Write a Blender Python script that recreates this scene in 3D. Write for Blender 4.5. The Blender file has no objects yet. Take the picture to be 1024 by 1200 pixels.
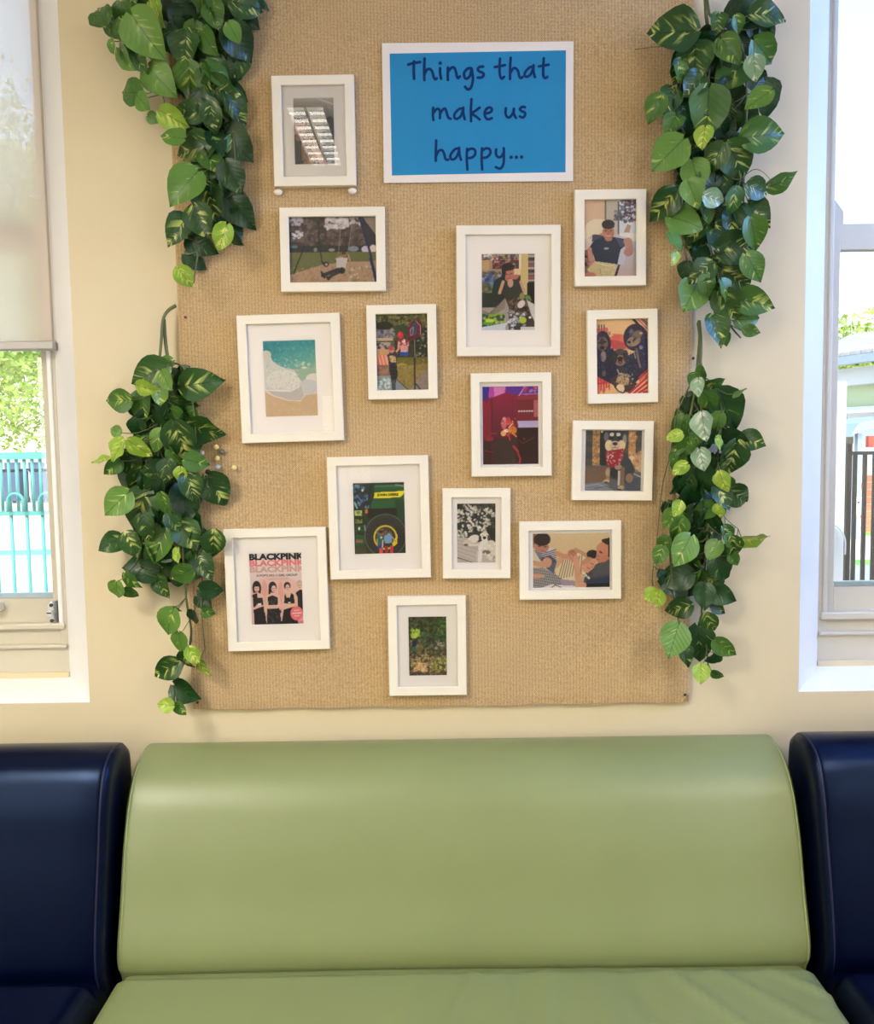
import bpy, bmesh, math, random
import numpy as np
from mathutils import Vector, Matrix
random.seed(7)
rng = np.random.RandomState(7)
SC = bpy.context.scene
COL = SC.collection
R_ = math.radians

# ------------------------------------------------------------------ camera
PITCH, ROLL = R_(4.3), R_(0.85)
FPX = 1000.0
CAM = Vector((0, -2.0, 1.5))
Fw = Vector((0, math.cos(PITCH), -math.sin(PITCH)))
R0 = Vector((1, 0, 0))
U0 = Vector((0, math.sin(PITCH), math.cos(PITCH)))
RT = R0 * math.cos(ROLL) - U0 * math.sin(ROLL)
UP = R0 * math.sin(ROLL) + U0 * math.cos(ROLL)
cd = bpy.data.cameras.new('camera')
cd.sensor_fit = 'HORIZONTAL'
cd.sensor_width = 36
cd.lens = 36 * FPX / 1024
cd.clip_end = 200
cd.clip_start = 0.02
cam = bpy.data.objects.new('camera', cd)
COL.objects.link(cam)
M = Matrix.Identity(4)
for i in range(3):
    M[i][0] = RT[i]; M[i][1] = UP[i]; M[i][2] = -Fw[i]; M[i][3] = CAM[i]
cam.matrix_world = M
SC.camera = cam

# ------------------------------------------------------------------ world, sun, exposure
SKY_STRENGTH, SUN_STRENGTH, EXPOSURE = 0.75, 5.0, -0.18
wd = bpy.data.worlds.new('world'); SC.world = wd
wd.use_nodes = True
wn = wd.node_tree.nodes; wl = wd.node_tree.links
bg = wn['Background']
sky = wn.new('ShaderNodeTexSky')
sky.sky_type = 'NISHITA'; sky.sun_disc = False
sky.sun_elevation = R_(42); sky.sun_rotation = R_(160); sky.air_density = 1.3; sky.dust_density = 1.5
wl.new(sky.outputs[0], bg.inputs[0]); bg.inputs[1].default_value = SKY_STRENGTH
sd = bpy.data.lights.new('sun', 'SUN'); sd.energy = SUN_STRENGTH; sd.angle = R_(1); sd.color = (1, .96, .88)
so = bpy.data.objects.new('sun', sd); COL.objects.link(so)
so.rotation_euler = Vector((0.35, 0.62, -0.78)).to_track_quat('-Z', 'Y').to_euler()
SC.view_settings.view_transform = 'Standard'
SC.view_settings.look = 'None'
SC.view_settings.gamma = 1
SC.view_settings.use_curve_mapping = False
SC.view_settings.exposure = EXPOSURE
CEIL = 3.0

def area(name, loc, direction, sx, sy, power, col):
    ld = bpy.data.lights.new(name, 'AREA'); ld.shape = 'RECTANGLE'; ld.size = sx; ld.size_y = sy
    ld.energy = power; ld.color = col
    o = bpy.data.objects.new(name, ld); COL.objects.link(o)
    o.location = loc; o.rotation_euler = Vector(direction).to_track_quat('-Z', 'Y').to_euler()
    return o
# added fill lamps: blue one imitates lens flare, pale pair behind the camera
area('side_blue_fill_light', (2.56, -0.75, 2.4), (-1, 0.16, 0.05), 0.9, .8, 56, (0.12, 0.32, 1.0))
area('rear_left_fill_light', (-2.5, -3.6, 1.8), (1, 0.35, 0), 1.8, 1.6, 60, (0.95, 0.97, 1.0))
area('rear_right_fill_light', (2.5, -3.6, 1.8), (-1, 0.35, 0), 1.8, 1.6, 42, (0.9, 0.95, 1.0))

# ------------------------------------------------------------------ helpers
def P(px, py, Y):
    d = Fw + RT * ((px - 512) / FPX) + UP * ((600 - py) / FPX)
    return CAM + d * ((Y - CAM.y) / d.y)

def lin(c):
    o = []
    for v in c[:3]:
        v = v / 255.0
        o.append(v / 12.92 if v <= 0.04045 else ((v + 0.055) / 1.055) ** 2.4)
    return tuple(o)

def mat(name, col, rough=0.6, bump=0.0, bscale=40, var=0.0, vscale=8, metal=0.0, spec=None, coat=0):
    m = bpy.data.materials.new(name); m.use_nodes = True
    nt = m.node_tree; b = nt.nodes['Principled BSDF']
    c = lin(col)
    b.inputs['Base Color'].default_value = (*c, 1)
    b.inputs['Roughness'].default_value = rough
    b.inputs['Metallic'].default_value = metal
    if spec is not None: b.inputs['Specular IOR Level'].default_value = spec
    if coat: b.inputs['Coat Weight'].default_value = coat
    tc = nt.nodes.new('ShaderNodeTexCoord')
    if var:
        n = nt.nodes.new('ShaderNodeTexNoise'); n.inputs['Scale'].default_value = vscale; n.inputs['Detail'].default_value = 5
        nt.links.new(tc.outputs['Object'], n.inputs['Vector'])
        mr = nt.nodes.new('ShaderNodeMapRange')
        mr.inputs['From Min'].default_value = .3; mr.inputs['From Max'].default_value = .7
        mr.inputs['To Min'].default_value = 1 - var; mr.inputs['To Max'].default_value = 1 + var
        nt.links.new(n.outputs[0], mr.inputs['Value'])
        mx = nt.nodes.new('ShaderNodeVectorMath'); mx.operation = 'SCALE'
        mx.inputs[0].default_value = c
        nt.links.new(mr.outputs[0], mx.inputs['Scale'])
        nt.links.new(mx.outputs[0], b.inputs['Base Color'])
    if bump:
        n = nt.nodes.new('ShaderNodeTexNoise'); n.inputs['Scale'].default_value = bscale; n.inputs['Detail'].default_value = 6
        nt.links.new(tc.outputs['Object'], n.inputs['Vector'])
        bp = nt.nodes.new('ShaderNodeBump'); bp.inputs['Strength'].default_value = bump; bp.inputs['Distance'].default_value = 0.002
        nt.links.new(n.outputs[0], bp.inputs['Height'])
        nt.links.new(bp.outputs[0], b.inputs['Normal'])
    return m

def new_obj(name, me, m=None, parent=None, smooth=False):
    o = bpy.data.objects.new(name, me); COL.objects.link(o)
    if m is not None:
        for mm in (m if isinstance(m, (list, tuple)) else [m]): me.materials.append(mm)
    if parent is not None: o.parent = parent
    if smooth:
        for p in me.polygons: p.use_smooth = True
    return o

def from_bm(name, bm, m=None, parent=None, smooth=False):
    me = bpy.data.meshes.new(name); bm.to_mesh(me); bm.free()
    return new_obj(name, me, m, parent, smooth)

def empty(name, loc=(0, 0, 0), parent=None):
    o = bpy.data.objects.new(name, None); COL.objects.link(o); o.location = loc; o.empty_display_size = .05
    if parent: o.parent = parent
    return o

def tag(o, label=None, cat=None, group=None, kind=None):
    if label: o['label'] = label
    if cat: o['category'] = cat
    if group: o['group'] = group
    if kind: o['kind'] = kind
    return o

def bx(bm, x0, x1, y0, y1, z0, z1, bevel=0.0, seg=2):
    r = bmesh.ops.create_cube(bm, size=1)
    vs = r['verts']
    for v in vs:
        v.co = Vector(((x0 + x1) / 2 + v.co.x * (x1 - x0), (y0 + y1) / 2 + v.co.y * (y1 - y0), (z0 + z1) / 2 + v.co.z * (z1 - z0)))
    if bevel:
        es = list({e for v in vs for e in v.link_edges})
        bmesh.ops.bevel(bm, geom=es, offset=bevel, segments=seg, affect='EDGES', profile=0.5)
    return bm

def box(name, x0, x1, y0, y1, z0, z1, m, parent=None, bevel=0.0):
    bm = bmesh.new(); bx(bm, min(x0, x1), max(x0, x1), min(y0, y1), max(y0, y1), min(z0, z1), max(z0, z1), bevel)
    return from_bm(name, bm, m, parent)

def tube(bm, pts, r, seg=6, r_end=None):
    pts = [Vector(p) for p in pts]
    n = len(pts); rings = []
    up = Vector((0.13, 1, 0.21)).normalized()
    for i, p in enumerate(pts):
        t = (pts[min(i + 1, n - 1)] - pts[max(i - 1, 0)]).normalized()
        a = t.cross(up)
        if a.length < 1e-4: a = t.cross(Vector((1, 0, 0)))
        a.normalize(); b = t.cross(a)
        rr = r if r_end is None else r + (r_end - r) * i / (n - 1)
        rings.append([bm.verts.new(p + a * math.cos(2 * math.pi * k / seg) * rr + b * math.sin(2 * math.pi * k / seg) * rr) for k in range(seg)])
    for i in range(n - 1):
        for k in range(seg):
            bm.faces.new((rings[i][k], rings[i][(k + 1) % seg], rings[i + 1][(k + 1) % seg], rings[i + 1][k]))
    bm.faces.new(rings[0][::-1]); bm.faces.new(rings[-1])

def smooth_path(pts, k=5):
    pts = [Vector(p) for p in pts]; out = []
    n = len(pts)
    for i in range(n - 1):
        p0 = pts[max(i - 1, 0)]; p1 = pts[i]; p2 = pts[i + 1]; p3 = pts[min(i + 2, n - 1)]
        for j in range(k):
            t = j / k
            out.append(0.5 * ((2 * p1) + (p2 - p0) * t + (2 * p0 - 5 * p1 + 4 * p2 - p3) * t * t + (3 * p1 - p0 - 3 * p2 + p3) * t ** 3))
    out.append(pts[-1]); return out

def cyl(bm, p0, p1, r, seg=12):
    tube(bm, [p0, p1], r, seg)

def sphere(bm, c, r, seg=10, sx=1, sy=1, sz=1):
    q = bmesh.ops.create_uvsphere(bm, u_segments=seg, v_segments=max(4, seg // 2 + 1), radius=1)
    for v in q['verts']: v.co = Vector(c) + Vector((v.co.x * r * sx, v.co.y * r * sy, v.co.z * r * sz))

# ------------------------------------------------------------------ materials
M_WALL = mat('cream_wall_paint', (217, 203, 168), .55, .12, 60, .025, 3)
M_WHITE = mat('white_gloss_paint', (243, 243, 243), .32, .12, 25, .02, 6)
M_TRIM = mat('putty_trim_paint', (205, 199, 180), .4, .1, 30, .03, 5)
M_CEIL = mat('ceiling_paint', (235, 232, 225), .8)
M_FLOOR = mat('carpet_floor', (120, 112, 100), .9, .3, 200, .1, 60)
M_FRAME = mat('white_frame_lacquer', (238, 230, 211), .42, .05, 90, .01, 20)
M_MAT = mat('white_mat_board', (253, 246, 238), .85)
M_PAPER = mat('laminated_white_paper', (236, 228, 220), .3, spec=.6)
M_BLUEP = mat('sign_blue_print', (34, 132, 184), .28, spec=.3, var=.03, vscale=12)
M_INK = mat('navy_ink', (6, 44, 100), .4, spec=.2)
M_STEEL = mat('brushed_steel', (222, 224, 228), .35, metal=.1)
M_DARKSTEEL = mat('dark_steel', (70, 72, 75), .35, metal=.7)
M_GREYBAR = mat('blind_bar_grey', (172, 168, 165), .4, metal=.2)
M_ASPH = mat('grey_asphalt', (150, 155, 165), .9, var=.06)
M_CONC = mat('pale_concrete', (214, 204, 192), .9, var=.05)
M_GRASS = mat('lawn_green', (120, 190, 80), .9, var=.2, vscale=4)
M_AQUA = mat('aqua_fence_paint', (96, 178, 172), .5)
M_BLACKF = mat('black_fence_paint', (10, 14, 22), .5)
M_BRICK = mat('orange_brick', (205, 120, 95), .9, var=.12, vscale=3)
M_OFFW = mat('weatherboard_white', (196, 200, 206), .7)
M_SAGE = mat('sage_wall', (172, 186, 152), .8)
M_ROOF = mat('roof_tile', (150, 150, 152), .7, var=.15)
M_GUTTER = mat('blue_grey_gutter', (132, 148, 170), .4)
M_BARK = mat('bark', (110, 90, 70), .9, .5, 30, .2, 10)
M_TREE = mat('sunlit_tree_leaf', (140, 166, 70), .6, var=.35, vscale=2.5)
M_TREE2 = mat('bright_tree_leaf', (176, 190, 120), .6, var=.3, vscale=2.5)
M_BIN = mat('bin_blue_grey', (70, 88, 120), .6)

def fabric_mat():
    m = bpy.data.materials.new('woven_hessian_fabric'); m.use_nodes = True
    nt = m.node_tree; N = nt.nodes; L = nt.links; b = N['Principled BSDF']
    b.inputs['Roughness'].default_value = .85
    b.inputs['Specular IOR Level'].default_value = .25
    tc = N.new('ShaderNodeTexCoord')
    def wave(scale, direction, rot=0, dist=1.5, dsc=6):
        mp = N.new('ShaderNodeMapping'); mp.inputs['Rotation'].default_value = (0, rot, 0)
        L.new(tc.outputs['Object'], mp.inputs[0])
        w = N.new('ShaderNodeTexWave'); w.bands_direction = direction
        w.inputs['Scale'].default_value = scale; w.inputs['Distortion'].default_value = dist
        w.inputs['Detail'].default_value = 2; w.inputs['Detail Scale'].default_value = dsc
        L.new(mp.outputs[0], w.inputs[0]); return w
    wx = wave(42, 'X', 0, 2.2, 14)
    wz = wave(130, 'Z', 0, 2.5, 30)
    wd_ = wave(95, 'X', R_(40), 2.5, 20)
    wh = N.new('ShaderNodeMath'); wh.operation = 'MULTIPLY'; wh.inputs[1].default_value = .42
    L.new(wx.outputs['Fac'], wh.inputs[0])
    add = N.new('ShaderNodeMath'); add.operation = 'ADD'
    L.new(wh.outputs[0], add.inputs[0]); L.new(wd_.outputs['Fac'], add.inputs[1])
    add2 = N.new('ShaderNodeMath'); add2.operation = 'ADD'
    L.new(add.outputs[0], add2.inputs[0]); L.new(wz.outputs['Fac'], add2.inputs[1])
    nz = N.new('ShaderNodeTexNoise'); nz.inputs['Scale'].default_value = 300; nz.inputs['Detail'].default_value = 3
    L.new(tc.outputs['Object'], nz.inputs[0])
    add3 = N.new('ShaderNodeMath'); add3.operation = 'MULTIPLY_ADD'; add3.inputs[1].default_value = 2.2
    L.new(nz.outputs[0], add3.inputs[0]); L.new(add2.outputs[0], add3.inputs[2])
    ramp = N.new('ShaderNodeValToRGB')
    ramp.color_ramp.elements[0].position = 0.15; ramp.color_ramp.elements[0].color = (*lin((146, 114, 78)), 1)
    ramp.color_ramp.elements[1].position = 0.9; ramp.color_ramp.elements[1].color = (*lin((228, 202, 156)), 1)
    e = ramp.color_ramp.elements.new(.5); e.color = (*lin((190, 157, 109)), 1)
    mr = N.new('ShaderNodeMapRange'); mr.inputs['From Min'].default_value = .8; mr.inputs['From Max'].default_value = 3.4
    L.new(add3.outputs[0], mr.inputs[0]); L.new(mr.outputs[0], ramp.inputs[0])
    big = N.new('ShaderNodeTexNoise'); big.inputs['Scale'].default_value = 3.5; big.inputs['Detail'].default_value = 4
    L.new(tc.outputs['Object'], big.inputs[0])
    mb = N.new('ShaderNodeMapRange'); mb.inputs['From Min'].default_value = .3; mb.inputs['From Max'].default_value = .7
    mb.inputs['To Min'].default_value = .93; mb.inputs['To Max'].default_value = 1.05
    L.new(big.outputs[0], mb.inputs[0])
    sc = N.new('ShaderNodeVectorMath'); sc.operation = 'SCALE'
    L.new(ramp.outputs[0], sc.inputs[0]); L.new(mb.outputs[0], sc.inputs['Scale'])
    L.new(sc.outputs[0], b.inputs['Base Color'])
    bp = N.new('ShaderNodeBump'); bp.inputs['Strength'].default_value = .5; bp.inputs['Distance'].default_value = .001
    L.new(add3.outputs[0], bp.inputs['Height']); L.new(bp.outputs[0], b.inputs['Normal'])
    return m
M_HESS = fabric_mat()

def vinyl_mat(name, col, rough, var=.03, coat=0.0, spec=.5):
    m = mat(name, col, rough, .25, 9, var, 4, spec=spec, coat=coat)
    nt = m.node_tree; b = nt.nodes['Principled BSDF']
    tc = nt.nodes.new('ShaderNodeTexCoord')
    v = nt.nodes.new('ShaderNodeTexVoronoi'); v.inputs['Scale'].default_value = 420
    nt.links.new(tc.outputs['Object'], v.inputs[0])
    old = [n for n in nt.nodes if n.bl_idname == 'ShaderNodeBump'][0]
    bp = nt.nodes.new('ShaderNodeBump'); bp.inputs['Strength'].default_value = .06; bp.inputs['Distance'].default_value = .0006
    nt.links.new(v.outputs[0], bp.inputs['Height']); nt.links.new(old.outputs[0], bp.inputs['Normal'])
    nt.links.new(bp.outputs[0], b.inputs['Normal'])
    return m
M_GREEN = vinyl_mat('sage_green_vinyl', (128, 138, 90), .40, .035, spec=.55)
M_NAVY = vinyl_mat('navy_blue_vinyl', (2, 5, 28), .32, .05, spec=.28)
M_NAVY.node_tree.nodes['Principled BSDF'].inputs['Specular Tint'].default_value = (.35, .55, 1, 1)
M_PIPING_G = mat('green_piping', (138, 152, 98), .5)
M_PIPING_N = mat('navy_piping', (12, 16, 55), .45)

def glass_mat(name, gloss=1.0, tint=(1, 1, 1)):
    m = bpy.data.materials.new(name); m.use_nodes = True
    nt = m.node_tree; N = nt.nodes; L = nt.links
    for n in list(N):
        if n.bl_idname == 'ShaderNodeBsdfPrincipled': N.remove(n)
    out = [n for n in N if n.bl_idname == 'ShaderNodeOutputMaterial'][0]
    t = N.new('ShaderNodeBsdfTransparent'); t.inputs[0].default_value = (*tint, 1)
    g = N.new('ShaderNodeBsdfGlossy'); g.inputs['Roughness'].default_value = .01
    fr = N.new('ShaderNodeFresnel'); fr.inputs[0].default_value = 1.5
    mu = N.new('ShaderNodeMath'); mu.operation = 'MULTIPLY'; mu.inputs[1].default_value = gloss
    mx = N.new('ShaderNodeMixShader')
    L.new(fr.outputs[0], mu.inputs[0]); L.new(mu.outputs[0], mx.inputs[0]); L.new(t.outputs[0], mx.inputs[1]); L.new(g.outputs[0], mx.inputs[2])
    L.new(mx.outputs[0], out.inputs[0])
    return m
M_GLASS = glass_mat('clear_glass', .65)
M_GLASS_SHINY = glass_mat('shiny_clear_glass', 2.6)
M_PANE = glass_mat('window_glass', 1.0, (.97, .985, .98))

def blind_mat():
    m = bpy.data.materials.new('translucent_blind_fabric'); m.use_nodes = True
    nt = m.node_tree; N = nt.nodes; L = nt.links; b = N['Principled BSDF']
    out = [n for n in N if n.bl_idname == 'ShaderNodeOutputMaterial'][0]
    b.inputs['Base Color'].default_value = (*lin((236, 228, 214)), 1); b.inputs['Roughness'].default_value = .8
    t = N.new('ShaderNodeBsdfTranslucent'); t.inputs[0].default_value = (*lin((255, 240, 236)), 1)
    tr = N.new('ShaderNodeBsdfTransparent')
    m1 = N.new('ShaderNodeMixShader'); m1.inputs[0].default_value = .55
    L.new(b.outputs[0], m1.inputs[1]); L.new(t.outputs[0], m1.inputs[2])
    m2 = N.new('ShaderNodeMixShader'); m2.inputs[0].default_value = .12
    L.new(m1.outputs[0], m2.inputs[1]); L.new(tr.outputs[0], m2.inputs[2])
    L.new(m2.outputs[0], out.inputs[0])
    return m
M_BLIND = blind_mat()

def emit_mat(name, col, s):
    m = bpy.data.materials.new(name); m.use_nodes = True
    b = m.node_tree.nodes['Principled BSDF']
    b.inputs['Emission Color'].default_value = (*col, 1); b.inputs['Emission Strength'].default_value = s
    return m

def attr_mat(name, rough=.3):
    m = bpy.data.materials.new(name); m.use_nodes = True
    nt = m.node_tree; b = nt.nodes['Principled BSDF']; b.inputs['Roughness'].default_value = rough
    a = nt.nodes.new('ShaderNodeVertexColor'); a.layer_name = 'print'
    nt.links.new(a.outputs[0], b.inputs['Base Color'])
    return m
M_PHOTO = attr_mat('printed_photo_inks')

# ------------------------------------------------------------------ room shell
WX = 2.6
XL0, XL1 = -2.15, -0.836      # left window opening at the room face
XR0, XR1 = 0.857, 2.15
SILL, HEAD = 0.906, 2.78
def opening_back(x0, x1):
    return x0 + .097 , x1 - .097
def build_back_wall():
    bm = bmesh.new()
    def quad(a, b, c, d, mi=0):
        f = bm.faces.new([bm.verts.new(v) for v in (a, b, c, d)]); f.material_index = mi; return f
    xs = [-WX, XL0, XL1, XR0, XR1, WX]
    for i in range(5):
        x0, x1 = xs[i], xs[i + 1]
        if i in (1, 3):
            quad((x0, 0, 0), (x1, 0, 0), (x1, 0, SILL), (x0, 0, SILL))
            quad((x0, 0, HEAD), (x1, 0, HEAD), (x1, 0, CEIL), (x0, 0, CEIL))
        else:
            quad((x0, 0, 0), (x1, 0, 0), (x1, 0, CEIL), (x0, 0, CEIL))
    for x0, x1 in ((XL0, XL1), (XR0, XR1)):
        b0, b1 = opening_back(x0, x1)
        zb = 0.938; YB = .12; ht = HEAD - .06
        quad((x0, 0, SILL), (b0, YB, zb), (b0, YB, ht), (x0, 0, HEAD), 1)
        quad((x1, 0, HEAD), (b1, YB, ht), (b1, YB, zb), (x1, 0, SILL), 1)
        quad((x0, 0, HEAD), (b0, YB, ht), (b1, YB, ht), (x1, 0, HEAD), 1)
        # sill board, white gloss
        quad((x0, 0, SILL), (x1, 0, SILL), (b1 , YB, zb), (b0, YB, zb), 1)
        # outer reveal, straight to the outer face
        for q in (((b0, YB, zb - .03), (b0, .34, zb - .03), (b0, .34, ht), (b0, YB, ht)),
                  ((b1, YB, ht), (b1, .34, ht), (b1, .34, zb - .03), (b1, YB, zb - .03)),
                  ((b0, YB, ht), (b0, .34, ht), (b1, .34, ht), (b1, YB, ht)),
                  ((b0, .34, zb - .05), (b0, YB, zb - .03), (b1, YB, zb - .03), (b1, .34, zb - .05)),
                  ((b0, YB, zb), (b1, YB, zb), (b1, YB, zb - .03), (b0, YB, zb - .03))):
            quad(*q, 1)
    # outer face
    bxs = [-WX, XL0 + .097, XL1 - .097, XR0 + .097, XR1 - .097, WX]
    for i in range(5):
        x0, x1 = bxs[i], bxs[i + 1]
        if i in (1, 3):
            quad((x1, .34, 0), (x0, .34, 0), (x0, .34, .888), (x1, .34, .888))
            quad((x1, .34, HEAD - .06), (x0, .34, HEAD - .06), (x0, .34, CEIL), (x1, .34, CEIL))
        else:
            quad((x1, .34, 0), (x0, .34, 0), (x0, .34, CEIL), (x1, .34, CEIL))
    bmesh.ops.remove_doubles(bm, verts=bm.verts, dist=1e-4)
    bmesh.ops.recalc_face_normals(bm, faces=bm.faces)
    o = from_bm('wall_back', bm, [M_WALL, M_WHITE])
    tag(o, 'cream painted wall between the two windows', kind='structure')
    return o
build_back_wall()
tag(box('floor', -WX, WX, -6.2, .34, -.1, 0, M_FLOOR), 'grey brown carpet floor below the sofas', kind='structure')
tag(box('ceiling', -WX - .2, WX + .2, -6.4, .5, CEIL, CEIL + .2, M_CEIL), 'white ceiling above the room', kind='structure')
tag(box('wall_left', -WX - .2, -WX, -6.4, .34, 0, CEIL, M_WALL), 'cream side wall left of the sofas', kind='structure')
# right wall with an unseen opening added for the blue fill lamp
bm = bmesh.new()
bx(bm, WX, WX + .2, -6.4, -1.4, 0, CEIL); bx(bm, WX, WX + .2, -.2, .34, 0, CEIL)
bx(bm, WX, WX + .2, -1.4, -.2, 0, 1.6); bx(bm, WX, WX + .2, -1.4, -.2, 2.85, CEIL)
tag(from_bm('wall_right', bm, M_WALL), 'cream side wall with an opening added for blue fill light, right of the sofas', kind='structure')
bm = bmesh.new()
for z in (1.62, 2.22, 2.83): bx(bm, WX + .06, WX + .1, -1.4, -.2, z - .02, z + .02)
for y in (-1.38, -.8, -.22): bx(bm, WX + .06, WX + .1, y - .02, y + .02, 1.6, 2.85)
w3 = empty('window_3', (0, 0, 0)); tag(w3, 'added unseen window around the blue fill light in the right wall', kind='structure')
from_bm('window_frame', bm, M_WHITE, w3)
box('pane', WX + .075, WX + .08, -1.4, -.2, 1.6, 2.85, M_PANE, w3)
# wall behind the camera with a window that shows up in the frame glass
bm = bmesh.new()
bx(bm, -WX, -1.12, -6.4, -6.2, 0, CEIL); bx(bm, -.6, WX, -6.4, -6.2, 0, CEIL)
bx(bm, -1.12, -.6, -6.4, -6.2, 0, 1.12); bx(bm, -1.12, -.6, -6.4, -6.2, 2.05, CEIL)
tag(from_bm('wall_front', bm, M_WALL), 'cream wall at the far end of the room, facing the pinboard', kind='structure')
w4 = empty('window_4', (0, 0, 0)); tag(w4, 'small window in the wall facing the pinboard', kind='structure')
bm = bmesh.new()
for z in (1.14, 1.5, 2.03): bx(bm, -1.12, -.6, -6.3, -6.26, z - .02, z + .02)
for x in (-1.1, -.86, -.62): bx(bm, x - .015, x + .015, -6.3, -6.26, 1.12, 2.05)
from_bm('window_frame', bm, M_WHITE, w4)
box('pane', -1.12, -.6, -6.29, -6.285, 1.12, 2.05, M_PANE, w4)

# ------------------------------------------------------------------ ceiling lights (louvred fluorescent fittings)
def ceiling_light(x, y, sx, sy, power, label, strength=9):
    t = empty('ceiling_light', (x, y, CEIL)); tag(t, label, 'light', 'ceiling lights')
    bm = bmesh.new()
    bx(bm, -sx / 2 - .02, -sx / 2, -sy / 2, sy / 2, -.07, 0); bx(bm, sx / 2, sx / 2 + .02, -sy / 2, sy / 2, -.07, 0)
    bx(bm, -sx / 2 - .02, sx / 2 + .02, -sy / 2 - .02, -sy / 2, -.07, 0); bx(bm, -sx / 2 - .02, sx / 2 + .02, sy / 2, sy / 2 + .02, -.07, 0)
    bx(bm, -.006, .006, -sy / 2, sy / 2, -.07, -.03)
    from_bm('housing', bm, M_WHITE, t)
    box('tube_lamp', -sx / 2, sx / 2, -sy / 2, sy / 2, -.05, -.04, emit_mat('fluorescent_glow', (1, .93, .8), strength), t)
    n = int(sy / .075)
    for i in range(n):
        yy = -sy / 2 + (i + .5) * sy / n
        box('louvre', -sx / 2, sx / 2, yy - .004, yy + .004, -.07, -.0555, M_WHITE, t)
    if power: area('ceiling_lamp_light', (x, y, CEIL - .052), (0, 0, -1), sx, sy, power, (1, .93, .83))
ceiling_light(-.53, -2.12, .15, .74, 0, 'narrow louvred ceiling light above the pinboard', 7)
ceiling_light(1.75, -2.5, .3, 1.2, 55, 'wide louvred ceiling light at the right')
ceiling_light(-1.75, -2.5, .3, 1.2, 175, 'wide louvred ceiling light at the left')

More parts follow.
